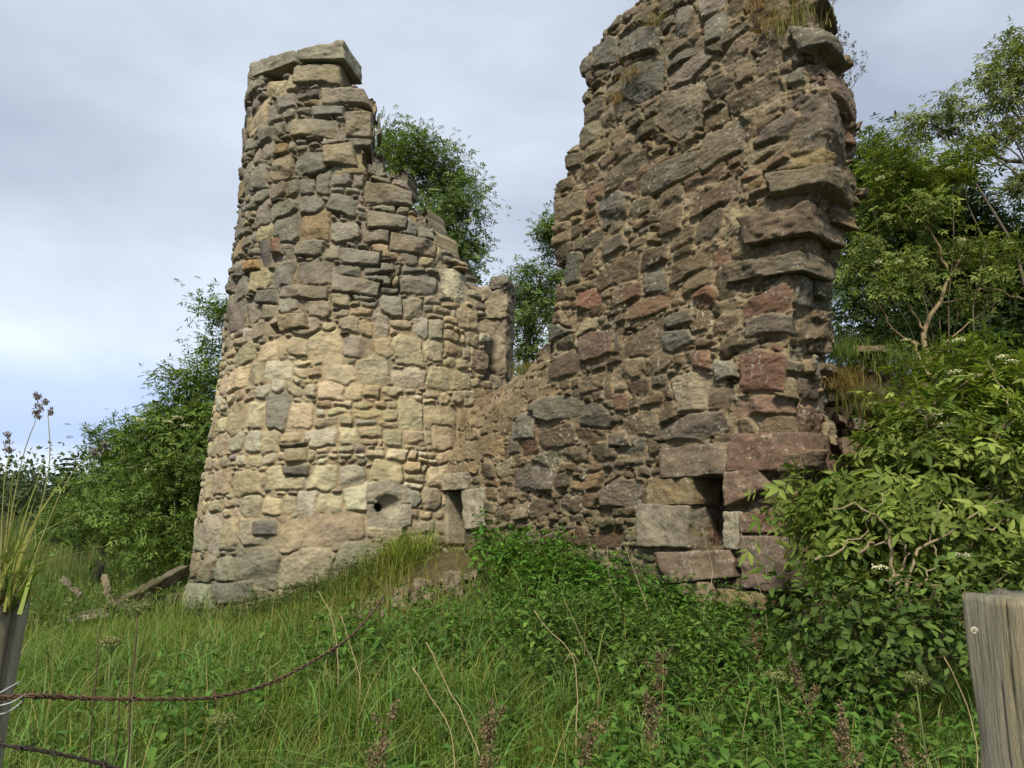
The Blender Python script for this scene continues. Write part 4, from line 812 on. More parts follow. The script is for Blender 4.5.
# ------------------------------------------------------------------ leafy weeds
def weed_patch(name, label, cat, xy, h, leaf, c1, c2, rng, pairs=5, kind='stuff', zoff=0.):
    mb = MB(); n = len(xy); x, y = xy[:, 0], xy[:, 1]; z = gz(x, y)+zoff; hh = h*rng.uniform(.35, 1.3, n)*(1+.3*n3(np.stack([x, y, 0*x], -1), 1.9))
    ln = rng.normal(0, .16, (n, 2)); a0 = rng.uniform(0, 6.28, n)
    for i in range(n):
        mb.tube(np.array([[x[i], y[i], z[i]], [x[i]+ln[i, 0]*hh[i]*.4, y[i]+ln[i, 1]*hh[i]*.4, z[i]+hh[i]*.55], [x[i]+ln[i, 0]*hh[i], y[i]+ln[i, 1]*hh[i], z[i]+hh[i]]]), [.004, .003, .0015], (.08, .11, .03), 3, False)
    for k in range(pairs):
        f = .35+.65*k/(pairs-1); P = np.stack([x+ln[:, 0]*hh*f**1.3, y+ln[:, 1]*hh*f**1.3, z+hh*f], -1); sz = leaf*(1.15-.55*f**2)*rng.uniform(.8, 1.2, n)
        for s_ in (0, 1, 2, 3)[:(2 if k % 2 else 2)+(1 if k == pairs-1 else 0)]:
            an = a0+s_*math.pi+k*1.57+rng.normal(0, .25, n); dv = np.stack([np.cos(an), np.sin(an), rng.normal(.05, .25, n)], -1)
            nv = np.stack([-.35*np.cos(an), -.35*np.sin(an), np.ones(n)], -1)+rng.normal(0, .2, (n, 3))
            leaves(mb, P, dv, nv, sz, sz*.52, cols(c1, c2, n, rng), .25, .3)
    return tag(mb.build(name, M_LEAF), label, cat, None, kind)
wr_ = np.random.default_rng(71)
def along_wall(n, t0, t1, d0, d1):
    t = wr_.uniform(t0, t1, n); s = d0+(d1-d0)*wr_.random(n)**1.3; q_ = P0+D*t[:, None]+NRM*s[:, None]; a_, b_, _ = proj(np.concatenate([q_, gz(q_[:, 0], q_[:, 1])[:, None]], 1)); return q_[a_ > 470+70*wr_.random(len(a_))]
weed_patch('nettle_patch', 'bed of fresh green nettles along the foot of the dark wall', 'nettles', along_wall(850, .9, 4.6, .08, 1.5), .42, .10, (.05, .13, .020), (.11, .22, .038), wr_)
weed_patch('nettle_patch', 'nettles and goosegrass in front of the window opening', 'nettles', along_wall(500, -.4, 1.6, .15, 1.4), .30, .075, (.055, .12, .022), (.115, .195, .04), wr_)
xy = scatter(5000, wr_, 2.4, 7.2); xy = xy[patchy(xy, .8, -.05, wr_) & (xy[:, 0] > -1.5+wr_.normal(0, .5, len(xy))) & (wr_.random(len(xy)) > 1.1*rub(xy))]
weed_patch('broadleaf_weeds', 'mixed low leafy weeds among the long grass', 'weeds', xy, .42, .088, (.05, .12, .020), (.11, .20, .038), wr_)
xy = np.stack([wr_.normal(-2.55, .45, 260), wr_.normal(9.15, .25, 260)], -1); xy = xy[~inside_walls(xy[:, 0], xy[:, 1])]
weed_patch('nettle_patch', 'dark weeds clustered at the foot of the pale tower', 'nettles', xy, .34, .06, (.03, .06, .015), (.065, .10, .025), wr_)
xy = np.stack([wr_.uniform(1.0, 3.4, 500), wr_.uniform(4.0, 5.4, 500)], -1)
xy = np.stack([wr_.uniform(-6.6, -4.3, 130), wr_.uniform(9.3, 12.5, 130)], -1); xy = xy[~inside_walls(xy[:, 0], xy[:, 1])]
weed_patch('meadow_weeds', 'leafy weeds growing through the timber pile beside the tower', 'weeds', xy, .5, .09, (.07, .11, .03), (.15, .19, .05), wr_)
xy = np.stack([wr_.uniform(.1, 2.6, 330), wr_.uniform(4.6, 6.9, 330)], -1); xy = xy[patchy(xy, 1.3, -.1, wr_) & ~inside_walls(xy[:, 0], xy[:, 1])]
weed_patch('tall_weeds', 'taller nettles and willowherb standing in the grass before the window', 'weeds', xy, .48, .085, (.06, .125, .022), (.14, .22, .05), wr_, 7)
weed_patch('goosegrass_patch', 'tangle of dark goosegrass under the elder bush', 'weeds', xy, .45, .07, (.03, .06, .014), (.075, .115, .028), wr_)

def stalk(pts, yd, r, c, label, group, name='dry_stalk', y2=None, extra=None):
    y2 = yd if y2 is None else y2; k = len(pts); r *= .62; P = np.array([at(np.array(float(a)), np.array(float(b)), yd+(y2-yd)*i/(k-1)) for i, (a, b) in enumerate(pts)])
    g0 = P[0].copy(); g0[2] = float(gz(P[0, 0], P[0, 1]))-.03
    if g0[2] < P[0, 2]-.03: P = np.concatenate([[g0], P])
    mb = MB(); pp = smooth_path(P, 16); pp[1:-1] += np.random.default_rng(int(pts[0][0])).normal(0, .002, (14, 3)); mb.tube(pp, np.linspace(r, r*.5, 16), c, 5)
    for e_x in (extra or []): mb.tube(smooth_path([at(np.array(float(a)), np.array(float(b)), y2) for a, b in e_x], 6), np.linspace(r*.6, r*.3, 6), c, 4)
    return tag(mb.build(name, M_STEM, base=tuple(P[0])), label, 'stalk', group)
SC = (.34, .26, .15); GS = 'dead straw stalks in the grass'
stalk([(478, 751), (455, 700), (426, 642)], 3.6, .006, SC, 'long straw stalk leaning left in the near grass, longest of the pair below the mound', GS)
stalk([(448, 724), (428, 692), (412, 667)], 3.7, .006, SC, 'shorter straw stalk leaning parallel beside the longest one', GS)
stalk([(359, 675), (350, 645), (341, 616)], 5.0, .007, SC, 'straw stalk standing just right of the rusty wire end', GS)
stalk([(338, 661), (327, 606), (318, 591)], 5.2, .007, SC, 'pale stalk with a bent tip crossing the rusty wire', GS)
stalk([(576, 745), (564, 644), (553, 635), (534, 610)], 3.8, .006, SC, 'tall straw stalk broken over at a sharp kink, with a short side branch', GS, extra=[[(564, 664), (571, 653), (582, 668)]])
stalk([(656, 639), (642, 593), (625, 546)], 6.0, .007, (.30, .24, .15), 'thin bent stalk against the dark wall left of the window', GS)
stalk([(598, 677), (580, 635), (564, 599)], 5.0, .006, (.25, .2, .12), 'dull brown stalk leaning among the nettles', GS)
stalk([(620, 614), (610, 580), (607, 546)], 6.3, .006, (.25, .2, .13), 'upright thin stalk in front of the nettle bed by the wall', GS)
stalk([(705, 600), (713, 574), (708, 550), (702, 528)], 6.3, .006, (.32, .26, .17), 'crooked stalk rising across the window sill', GS)
stalk([(764, 603), (752, 566), (741, 533)], 6.0, .006, (.36, .28, .16), 'straight pale stalk leaning on the quoin beside the window', GS)
stalk([(965, 700), (955, 680), (944, 657)], 3.6, .006, SC, 'short straw stalk beside the right fence post', GS)
RC = (.075, .050, .034); GR = 'dark dead stems by the wire'
stalk([(90, 755), (95, 690), (99, 628)], 2.6, .006, RC, 'dark red-brown dead stem crossing the rusty wire near the left post', GR, 'dead_stem')
stalk([(127, 775), (131, 690), (137, 617)], 2.6, .007, RC, 'tallest dark dead stem behind the rusty wire', GR, 'dead_stem')
stalk([(117, 725), (118, 700), (120, 678)], 2.7, .005, RC, 'short dark dead stem between two taller ones at the wire', GR, 'dead_stem')

def dock(px_, ytop, ybot, yd, label, rng, w=.05):
    top = at(np.array(float(px_)), np.array(float(ytop)), yd); x, y = top[0]+rng.normal(0, .07), top[1]+rng.normal(0, .05); z0 = float(gz(x, y)); root = thing('dock_plant', (x, y, z0), label, 'dock plant', 'dock plants in seed')
    path = smooth_path([(x, y, z0-.02), (x*.8+top[0]*.2+rng.normal(0, .01), y, (z0+top[2])/2), top], 40); mb = MB(); mb.tube(path, np.linspace(.005, .0015, 40), (.12, .085, .045), 5)
    zb = at(np.array(float(px_)), np.array(float(ybot)), yd)[2]; sp_ = path[path[:, 2] > zb]; sd = MB()
    def whorls(P_, m, r):
        f = rng.random(m); lv = np.round(f*11)/11+rng.normal(0, .012, m); i_ = np.clip((lv*(len(P_)-1)).astype(int), 0, len(P_)-1); keep_ = rng.random(12)[np.clip(np.round(f*11).astype(int), 0, 11)] < .8
        p = (P_[i_]+rng.normal(0, 1, (m, 3))*(r*(1.1-.7*f))[:, None])[keep_]; m2 = len(p)
        leaves(sd, p, rng.normal(0, 1, (m2, 3)), rng.normal(0, 1, (m2, 3)), .010, .009, cols((.09, .062, .036), (.185, .135, .08), m2, rng))
    whorls(sp_, 330, w*.3)
    for k in range(rng.integers(3, 7)):
        s0 = path[rng.integers(20, 34)]; e0_ = s0+np.array([rng.normal(0, .05), rng.normal(0, .03), rng.uniform(.06, .13)]); br_ = smooth_path([s0, (s0+e0_)/2+[0, 0, -.008], e0_], 12); mb.tube(br_, np.linspace(.002, .001, 12), (.12, .085, .045), 4); whorls(br_[3:], 70, w*.25)
    mb.build('stem', M_STEM, root); sd.build('seed_spike', M_STEM, root)
    m = 7; an = rng.uniform(0, 6.28, m); hh = rng.uniform(.05, .4, m)*(top[2]-z0); lf = MB(); leaves(lf, np.stack([0*an+x, 0*an+y, z0+hh], -1), np.stack([np.cos(an), np.sin(an), 0*an+.6], -1), np.tile([0, 0, 1.], (m, 1)), .18, .05, cols((.07, .12, .025), (.13, .16, .035), m, rng), .25, .3); lf.build('leaf', M_LEAF, root)
rd = np.random.default_rng(81)
for a in [(647, 688, 745, 3.3, 'bushiest brown dock seed spike, at the front right of centre'), (595, 718, 790, 2.9, 'brown dock spike at the bottom edge below the kinked straw stalk'), (397, 700, 775, 3.1, 'brown dock spike below the end of the rusty wire'), (492, 700, 760, 3.1, 'slim dock spike just right of the longest straw stalk'), (657, 645, 680, 4.6, 'small dock spike farther back, behind the bushiest one'), (840, 700, 770, 3.0, 'reddish dock spike near the foot of the dark currant bush'), (897, 720, 775, 2.9, 'dock spike nearest the right fence post'), (790, 655, 690, 4.2, 'dock spike partly hidden by weeds under the wall corner'), (752, 620, 650, 5.2, 'farthest small dock spike close below the window quoin')]: dock(*a, rd)

def hogweed(px_, ytop, yd, label, rng, white=False):
    top = at(np.array(float(px_)), np.array(float(ytop)), yd); x, y = top[0], top[1]; z0 = float(gz(x, y)); root = thing('hogweed_plant', (x, y, z0), label, 'hogweed', 'hogweed stems'); mb = MB()
    mb.tube(smooth_path([(x+.03, y, z0-.02), (x+.02, y, (z0+top[2])/2), top], 8), np.linspace(.0045, .003, 8), (.11, .14, .05), 6); R_ = .04
    for k in range(14):
        an = k*2.4; r = R_*math.sqrt((k+1)/14); mb.tube([top, top+np.array([math.cos(an)*r, math.sin(an)*r, .05])], [.002, .0012], (.14, .18, .06), 3, False)
    mb.build('stem', M_STEM, root); m = 240; an = rng.integers(0, 14, m)*2.4; r = R_*np.sqrt(rng.integers(1, 15, m)/14); p = top+np.stack([np.cos(an)*r, np.sin(an)*r, 0*r+.052], -1)+rng.normal(0, .008, (m, 3))
    fl = MB(); leaves(fl, p, rng.normal(0, 1, (m, 3)), np.tile([0, 0, 1.], (m, 1))+rng.normal(0, .5, (m, 3)), .009, .008, cols((.14, .17, .06), (.25, .25, .11), m, rng) if not white else cols((.5, .5, .4), (.6, .6, .48), m, rng)); fl.build('flower_head', M_LEAF, root)
for a in [(777, 688, 3.2, 'stout green hogweed stem with a seed head in front of the weeds'), (917, 692, 3.1, 'hogweed stem with a brownish head nearest the right fence post'), (220, 735, 2.8, 'low hogweed head in the near grass under the rusty wire'), (110, 655, 3.0, 'hogweed head between the dark dead stems'), (137, 618, 3.2, 'yellowish hogweed head beside the tallest dark dead stem')]: hogweed(*a, rd)

# thin plants on the wall head at the right
def spray(px0, py0, yd, tips, label, rng):
    b = at(np.array(float(px0)), np.array(float(py0)), yd); root = thing('ragwort_plant', tuple(b), label, 'plant', 'dry plants rooted in the wall end'); mb = MB()
    for (a, c) in tips:
        t = at(np.array(float(a)), np.array(float(c)), yd); hd = MB(); pts = wander(b, t, rng, 7, .12); mb.tube(pts, np.linspace(.004, .0015, 7), (.09, .075, .06), 4)
        for k in range(5):
            e2_ = pts[-1-k % 3]+rng.normal(0, .035, 3)+[0, 0, .03]; mb.tube([pts[-1-k % 3], e2_], [.0015, .001], (.09, .075, .06), 3); m = 9
            leaves(hd, e2_+rng.normal(0, .006, (m, 3)), rng.normal(0, 1, (m, 3)), rng.normal(0, 1, (m, 3)), .014, .012, cols((.07, .06, .05), (.13, .11, .08), m, rng))
        hd.build('seed_head', M_LEAF, root)
    hd = MB(); m = 40; leaves(hd, b+(rng.random((m, 1))*.25)*np.array([.2, 0, 1])+rng.normal(0, .03, (m, 3)), rng.normal(0, 1, (m, 3)), rng.normal(0, 1, (m, 3)), .03, .018, cols((.10, .11, .05), (.17, .17, .08), m, rng))
    mb.build('stem', M_STEM, root); hd.build('leaf', M_LEAF, root)
ys = 7.15
spray(834, 66, ys, [(842, 30), (850, 34), (846, 38), (852, 45), (838, 42)], 'dry plant with dark seed heads at the middle of the wall end, against the sky', rd)
spray(846, 96, ys, [(857, 60), (868, 58), (864, 72), (855, 58)], 'lowest dry plant with seed heads sticking out of the wall end', rd)
spray(815, 22, ys, [(828, -4), (838, -10), (834, 4), (818, -6), (822, 8)], 'bushy grey dry plant at the very top corner of the wall', rd)

# ------------------------------------------------------------------ fence posts and wire
def post(name, label, x0, y0, ztop, w, d, rot, seed, cA, cB, cracks, zbot=-.15, lean=0., ex=7.):
    n = 120; m = 110; an = np.linspace(0, 2*math.pi, n, endpoint=False); zs = np.linspace(zbot, ztop, m)
    A_, Z_ = np.meshgrid(an, zs); c, s = np.cos(A_), np.sin(A_); k = (np.abs(c)**ex+np.abs(s)**ex)**(-1/ex); lx, ly = c*k*w/2, s*k*d/2
    P = np.stack([lx, ly, Z_], -1); o_ = P*np.array([1, 1, .12])+seed; nz = n3(o_, 40.)*.004+n3(o_, 14.)*.007+n3(P*np.array([1, 1, .5])+seed, 22.)*.003; lx = lx*(1+nz/w*2); ly = ly*(1+nz/d*2)
    for (ca, dep, wd, z0, z1) in cracks:
        dd = np.abs((A_-ca+.12*np.sin(Z_*5+seed)+math.pi) % (2*math.pi)-math.pi); f = 1-dep*np.exp(-(dd/wd)**2)*sstep(z0, z0+.05, Z_)*sstep(z1+.02, z1-.1, Z_); lx *= f; ly *= f
    zt = Z_+np.where(Z_ > ztop-.02, .01*n3(np.stack([lx, ly, 0*lx], -1)+seed, 25.), 0)
    X_ = x0+lean*(Z_-ztop)+lx*math.cos(rot)-ly*math.sin(rot); Y_ = y0+lx*math.sin(rot)+ly*math.cos(rot)
    V = np.stack([X_, Y_, zt], -1).reshape(-1, 3); id_ = np.arange(n*m).reshape(m, n); i2 = np.roll(id_, -1, 1); q = np.stack([id_[:-1], i2[:-1], i2[1:], id_[1:]], -1).reshape(-1, 4)
    V = np.concatenate([V, [[x0, y0, ztop-.004]]]); tr = np.stack([id_[-1], np.roll(id_[-1], -1), np.full(n, n*m)], -1)
    mixf = sstep(-.35, .35, n3(np.stack([np.cos(A_)*3, np.sin(A_)*3, Z_*.6], -1)+seed, 1.2)).reshape(-1, 1); C = np.concatenate([np.array(cA)*(1-mixf)+np.array(cB)*mixf, [cA]])
    root = thing(name, (x0, y0, 0), label, 'fence post'); obj('post_body', V, q, tr, M_POST, C, True, root); return root
M_POST = bark_mat('weathered_wood', 120, 7, 1.0)
pr = at(np.array(1043.), np.array(598.), 1.36)
right_post = post('fence_post', 'broad weathered grey fence post with a flat sawn top and a long crack', pr[0], 1.42, pr[2], .152, .15, .30, 2.3, (.31, .27, .185), (.235, .22, .175), [(4.75, .20, .03, 1.12, 1.5), (4.25, .08, .03, .3, 1.45), (5.0, .12, .03, .6, 1.3), (3.6, .10, .03, .7, 1.5), (3.3, .07, .03, .3, 1.3)])
sn = MB(); p = at(np.array(972.), np.array(631.), 1.31); tt_ = np.linspace(0, 9, 40); rr = np.linspace(.0035, .0005, 40)
sn.tube(np.stack([p[0]+(.0055-.0005*tt_)*np.cos(tt_), p[1]-.004-tt_*.0004, p[2]+(.0055-.0005*tt_)*np.sin(tt_)], -1), rr, (.26, .235, .18), 6)
tag(sn.build('snail', M_STEM, base=tuple(p)), 'tiny pale snail shell stuck near the top of the right fence post', 'snail')
pl = at(np.array(-30.), np.array(606.), 1.35)
left_post = post('fence_post', 'narrow dark mossy fence post carrying a tuft of grass', pl[0], 1.40, pl[2], .12, .12, .0, 5.1, (.42, .385, .28), (.25, .215, .15), [(4.9, .12, .05, .4, 1.5), (5.4, .10, .04, .2, 1.45), (4.5, .08, .04, .2, 1.5), (5.9, .14, .05, .3, 1.5), (5.1, .2, .03, .9, 1.5)], lean=.06, ex=2.3)
tf = MB(); rp = np.random.default_rng(91); b0 = np.array([pl[0]+.03, 1.38, pl[2]-.01])
for i in range(64):
    fa = math.radians(rp.normal(20, 26)); fl = rp.uniform(45, 150)*(1 if i % 3 else .6); tx = 4+fl*math.sin(fa); ty = 598-fl*math.cos(fa); t = at(np.array(tx), np.array(ty), 1.35+rp.normal(0, .05)); b = b0+np.array([rp.normal(0, .03), rp.normal(0, .03), 0])
    c = cols((.10, .18, .03), (.30, .29, .09), 1, rp)[0]; mid = (b+t)/2+np.array([-.15*(t[0]-b[0]), 0, .02]); pts = smooth_path([b, mid, t], 7); w_ = np.linspace(.0044, .0004, 7)[:, None]*rp.uniform(.6, 1.2); s_ = np.array([math.cos(i), math.sin(i)*.4, .1])
    V = np.stack([pts-s_*w_, pts+s_*w_], 1).reshape(-1, 3); k = np.arange(6)[:, None]*2; tf.add(V, k+np.array([[0, 1, 3, 2]]), None, c)
tuft_root = thing('grass_tuft', tuple(b0), 'yellowing grass tuft with seed heads growing on top of the left fence post', 'grass tuft')
m = 420; leaves(tf, b0+np.stack([np.clip(rp.normal(-.02, .03, m), -.1, .02), rp.normal(0, .025, m), np.abs(rp.normal(0, .014, m))], -1), rp.normal(0, 1, (m, 3)), rp.normal(0, 1, (m, 3)), .012, .008, cols((.10, .09, .04), (.20, .15, .07), m, rp)); tf.build('blades', M_GRASS, tuft_root)
for pts, tip in (([(2, 590), (14, 500), (28, 440), (36, 420)], (38, 400)), ([(14, 575), (40, 510), (50, 455), (48, 415)], (40, 398)), ([(0, 590), (2, 520), (6, 470), (9, 455)], (7, 438)), ([(20, 590), (45, 530), (75, 470), (90, 455)], (106, 446))):
    P = np.array([at(np.array(float(a)), np.array(float(b)), 1.36) for a, b in pts]); s_ = MB(); s_.tube(smooth_path(np.concatenate([[b0], P]), 14), np.linspace(.0016, .0008, 14), (.20, .20, .08), 4)
    m = 110; end = at(np.array(float(tip[0])), np.array(float(tip[1])), 1.36); dirv = end-P[-1]; f = rp.integers(0, 4, m)/3.; cc = P[-1]+dirv*f[:, None]*1.0+np.stack([np.sin(f*9+P[0, 0]*50)*.006, 0*f, np.cos(f*7)*.003], -1)
    s_2 = MB(); leaves(s_2, cc+rp.normal(0, .0024, (m, 3)), unit(dirv)+rp.normal(0, .4, (m, 3)), rp.normal(0, 1, (m, 3)), .007, .0028, cols((.12, .105, .10), (.22, .19, .17), m, rp)); st_ = s_.build('stem', M_STEM, tuft_root); s_2.build('seed_head', M_STEM, st_)

def metal_mat():
    m, nt, b = nodes('rusty_wire'); a = N(nt, 'ShaderNodeAttribute', attribute_name='Col').outputs['Color']; co = N(nt, 'ShaderNodeTexCoord').outputs['Object']
    nt.links.new(mixc(nt, 1.0, a, mixc(nt, noise(nt, co, 160, 4), (.5, .5, .5), (1.6, 1.5, 1.4)), 'MULTIPLY'), b.inputs['Base Color']); b.inputs['Roughness'].default_value = .8; b.inputs['Metallic'].default_value = .2; return m
M_WIRE = metal_mat()
def barbed(pts, label, c, r=.0016, barbs=(), tw=.0016, tangle=0):
    P = smooth_path([at(np.array(float(a)), np.array(float(b)), y) for a, b, y in pts], 160); root = thing('barbed_wire', tuple(P[0]), label, 'barbed wire'); mb = MB(); s = np.r_[0, np.cumsum(np.linalg.norm(np.diff(P, axis=0), axis=1))]
    for ph in (0, math.pi):
        an = s/.022*math.pi*2*.5+ph; Q = P+np.stack([0*an, np.cos(an)*tw, np.sin(an)*tw], -1); mb.tube(Q, r, c, 5)
    mb.build('strand', M_WIRE, root); bb = np.random.default_rng(17)
    for f in barbs:
        k = int(f*159); p = P[k]; b_ = MB()
        for _ in range(2):
            v = unit(bb.normal(0, 1, 3))*.019; b_.tube([p-v, p+v*.2, p+v], [.0006, .0017, .0005], c, 4)
        an = np.linspace(0, 12, 30); T_ = unit(P[min(k+1, 159)]-P[max(k-1, 0)]); b_.tube(p+T_*(an[:, None]-6)*.0009+np.stack([0*an, np.cos(an)*.0034, np.sin(an)*.0034], -1), .0011, c, 4); b_.build('barb', M_WIRE, root)
    return root
RUST = (.075, .042, .024)
w1 = barbed([(-20, 699, 1.31), (20, 696, 1.32), (85, 698, 1.40), (150, 699, 1.48), (215, 697, 1.58), (270, 683, 1.72), (315, 660, 1.86), (345, 641, 1.98), (368, 618, 2.1), (384, 596, 2.25)], 'rusty barbed wire rising from the left post to a loose end in the grass', RUST, .0020, (.03, .09, .17, .22, .36, .52, .70, .88), .0022)
tg = MB(); P = smooth_path([at(np.array(float(a)), np.array(float(b)), y) for a, b, y in ((25, 694, 1.33), (60, 696, 1.37), (92, 697, 1.41))], 120)
an = np.linspace(0, 70, 120); tg.tube(P+np.stack([0*an, np.cos(an)*.0045, np.sin(an)*.0045+.002*np.sin(an*.37)], -1), .0014, RUST, 5); tg.build('wire_splice', M_WIRE, w1)
w2 = barbed([(-20, 742, 1.31), (25, 748, 1.34), (60, 754, 1.38), (95, 762, 1.42), (140, 776, 1.47), (200, 800, 1.55)], 'lower dark barbed wire sloping down from the left post to the bottom edge', (.03, .022, .018), .0019, (.05, .16, .28, .5, .8), .002)
gv = MB()
for l in ([(-12, 700, 1.30), (5, 690, 1.30), (20, 682, 1.33)], [(-12, 716, 1.30), (8, 712, 1.30), (24, 700, 1.33)], [(-12, 708, 1.29), (10, 703, 1.29), (26, 694, 1.33)]): gv.tube(smooth_path([at(np.array(float(a)), np.array(float(b)), y) for a, b, y in l], 14), .0014, (.28, .29, .30), 6)
tag(gv.build('tie_wire', M_WIRE, base=tuple(at(np.array(5.), np.array(700.), 1.3))), 'bright galvanised tie wire wrapped round the left fence post', 'wire')

# ------------------------------------------------------------------ old timbers left of the tower
def plank(label, a, b, yd, w, t, c, seed, cat='timber', y2=None, name='old_timber'):
    A_ = at(np.array(float(a[0])), np.array(float(a[1])), yd); B_ = at(np.array(float(b[0])), np.array(float(b[1])), yd if y2 is None else y2); ax = unit(B_-A_); up = np.array([0, 0, 1.]) if abs(ax[2]) < .8 else np.array([.95, .2, 0]); sd = unit(np.cross(ax, up)); up = np.cross(sd, ax)
    n_ = -sd if sd[1] > 0 else sd
    Vb, Qb = block_geo([A_+up*w/2, B_+up*w/2, B_-up*w/2, A_-up*w/2], n_, t/2, t/2, .16, .028, seed, 31, 8, 9.)
    tag(obj(name, Vb, Qb, None, M_BARK, np.clip(stone_cols(Vb, c, seed, .3), .01, .5), True, None, tuple((A_+B_)/2)), label, cat, 'fallen timbers beside the tower')
plank('short upright grey board standing in the timber pile', (104, 574), (114, 612), 10.5, .085, .05, (.17, .145, .095), 401)
plank('mossy beam running up from the grass to the foot of the tower', (112, 610), (186, 570), 10.4, .16, .16, (.06, .055, .028), 402, y2=11.6)
plank('dark wet beam lying flat under the upright board', (78, 617), (150, 604), 10.2, .12, .1, (.045, .036, .025), 403)
plank('pale grey plank lying lowest in front of the dark beam', (70, 620), (112, 614), 9.9, .06, .08, (.20, .18, .135), 404)
plank('short broken grey board at the far end of the pile', (62, 578), (82, 596), 11.0, .08, .05, (.15, .13, .09), 405)
plank('thin dark beam lying behind the mossy one next to the tower', (140, 606), (190, 596), 11.2, .14, .12, (.05, .04, .028), 406)

# ------------------------------------------------------------------ far wooded hill
rh = np.random.default_rng(101)
mb = MB(); n = 330
y = rh.uniform(58, 150, n); x = rh.uniform(-.95, -.05, n)*y; sz = rh.uniform(2.2, 4.2, n); z = gz(x, y)
k = 240; cen = np.repeat(np.stack([x, y, z+sz*.75], -1), k, 0); s_ = np.repeat(sz, k)[:, None]; d = unit(rh.normal(0, 1, (n*k, 3))); Pq = cen+d*s_*np.array([.85, .85, 1.0])*rh.uniform(.2, 1.0, (n*k, 1))
tone = np.repeat(rh.uniform(.7, 1.25, (n, 1)), k, 0); leaves(mb, Pq, d+rh.normal(0, .6, (n*k, 3)), d+np.array([0, 0, .6]), .42, .32, cols((.045, .07, .034), (.09, .115, .055), n*k, rh)*tone)
tag(mb.build('far_woodland', M_LEAF), 'dark wooded hillside far beyond the meadow', 'woodland', None, 'stuff')
cn = thing('conifer_tree', gpt(76, 55), 'dark pointed conifer standing before the far wood', 'tree'); mb = MB(); b = gpt(76, 55); top = at(np.array(76.), np.array(458.), 55); Ht = top[2]-b[2]
mb.tube([b, top], [.18, .03], (.08, .06, .045), 6); mb.build('trunk', M_BARK, cn); mb = MB(); m = 2600; f = rh.random(m); an = rh.uniform(0, 6.28, m); wh = np.round(f*13)/13; rr = (1-wh)*1.9*rh.random(m)**.5
leaves(mb, np.stack([b[0]+np.cos(an)*rr, b[1]+np.sin(an)*rr, b[2]+Ht*(.08+.92*wh)-rr*.25], -1), np.stack([np.cos(an), np.sin(an), 0*an-.15], -1), np.tile([0, 0, 1.], (m, 1)), .5, .22, cols((.018, .036, .018), (.04, .062, .03), m, rh)); mb.build('crown', M_LEAF, cn)

# ------------------------------------------------------------------ sky and sun
SUN_EL, SUN_AZ = math.radians(47), math.radians(193)     # azimuth clockwise from +Y: behind the camera, a little to the left
w = bpy.data.worlds.new('World'); S.world = w; w.use_nodes = True; nt = w.node_tree; L = nt.links
bg = nt.nodes['Background']; sky = N(nt, 'ShaderNodeTexSky', sky_type='NISHITA', sun_disc=False, sun_elevation=SUN_EL, sun_rotation=SUN_AZ)
L.new(sky.outputs[0], bg.inputs[0]); bg.inputs[1].default_value = .06
tcd = N(nt, 'ShaderNodeTexCoord').outputs['Generated']; mp = N(nt, 'ShaderNodeMapping'); L.new(tcd, mp.inputs[0]); mp.inputs['Scale'].default_value = (1.2, 1.2, 2.6); mp.inputs['Location'].default_value = (.75, .1, .15)
sep = N(nt, 'ShaderNodeSeparateXYZ'); L.new(tcd, sep.inputs[0])
f = noise(nt, mp.outputs[0], 1.25, 8, .5)
cr = nt.nodes.new('ShaderNodeValToRGB'); L.new(f, cr.inputs[0])
el = cr.color_ramp.elements; el[0].position = .36; el[0].color = (.198, .226, .272, 1); el[1].position = .66; el[1].color = (.355, .388, .438, 1)
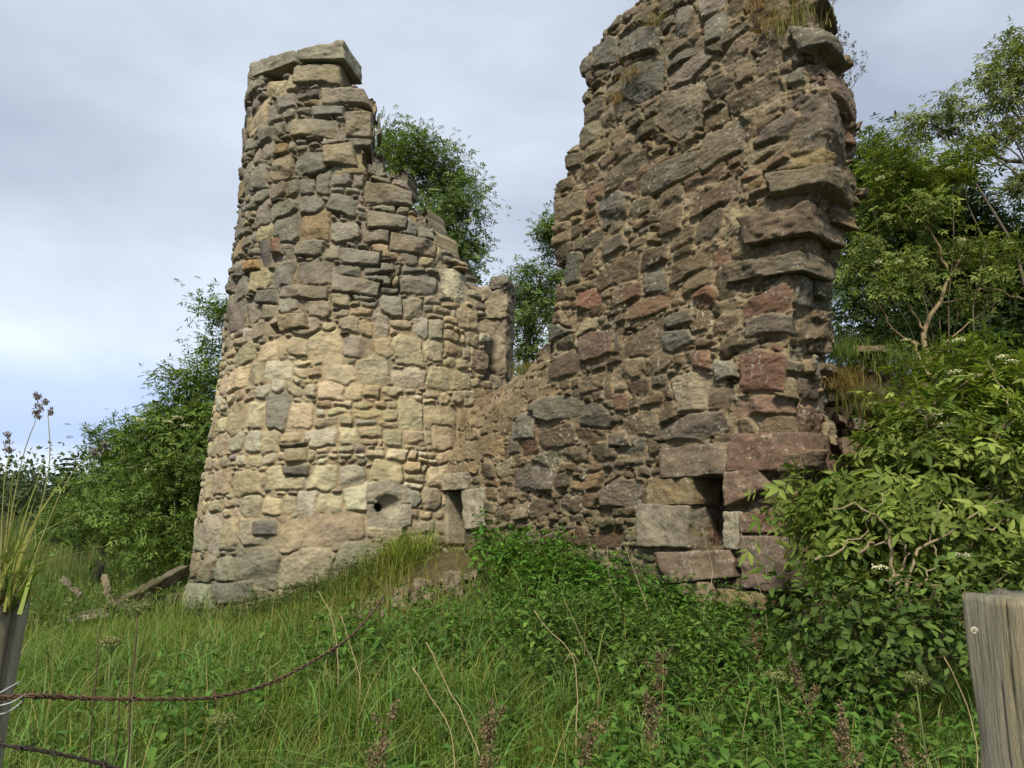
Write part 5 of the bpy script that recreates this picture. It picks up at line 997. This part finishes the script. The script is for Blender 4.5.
# height bands of the cloud deck: bright bank low down, blue gap under it
zr = nt.nodes.new('ShaderNodeValToRGB'); za = N(nt, 'ShaderNodeMath', operation='MULTIPLY_ADD'); L.new(f, za.inputs[0]); za.inputs[1].default_value = .10; za.inputs[2].default_value = -.05
zs_ = N(nt, 'ShaderNodeMath', operation='ADD'); L.new(za.outputs[0], zs_.inputs[0]); L.new(sep.outputs['Z'], zs_.inputs[1]); L.new(zs_.outputs[0], zr.inputs[0])
zr.color_ramp.interpolation = 'EASE'
e0 = zr.color_ramp.elements; e0[0].position = .0; e0[0].color = (1.15, 1.15, 1.1, 1); e0[1].position = 1.; e0[1].color = (1.0, 1.0, 1.0, 1)
for p_, c_ in ((.07, (1.2, 1.2, 1.15)), (.115, (.66, .76, 1.0)), (.165, (.76, .85, 1.04)), (.225, (1.1, 1.12, 1.1)), (.30, (1.1, 1.11, 1.1)), (.40, (.93, .93, .95)), (.55, (1.02, 1.02, 1.02))):
    q_ = e0.new(p_); q_.color = (*c_, 1)
cc = mixc(nt, 1.0, cr.outputs[0], zr.outputs[0], 'MULTIPLY')
bg2 = N(nt, 'ShaderNodeBackground'); L.new(cc, bg2.inputs[0]); bg2.inputs[1].default_value = .95
mx = N(nt, 'ShaderNodeMixShader', Fac=.9); L.new(bg.outputs[0], mx.inputs[1]); L.new(bg2.outputs[0], mx.inputs[2]); L.new(mx.outputs[0], nt.nodes['World Output'].inputs[0])
sl = bpy.data.lights.new('sun', 'SUN'); sl.energy = 2.4; sl.angle = math.radians(9); sl.color = (1, .93, .79); so = link(bpy.data.objects.new('sun', sl))
sdir = Vector((math.sin(SUN_AZ)*math.cos(SUN_EL), math.cos(SUN_AZ)*math.cos(SUN_EL), math.sin(SUN_EL))); so.rotation_euler = sdir.to_track_quat('Z', 'Y').to_euler()
vs = S.view_settings; vs.view_transform = 'Standard'; vs.look = 'None'; vs.exposure = 1.36; vs.gamma = 1; vs.use_curve_mapping = False
S.cycles.max_bounces = 6; S.cycles.diffuse_bounces = 3; S.cycles.transparent_max_bounces = 4
print('verts', sum(len(o.data.vertices) for o in S.objects if o.type == 'MESH'))
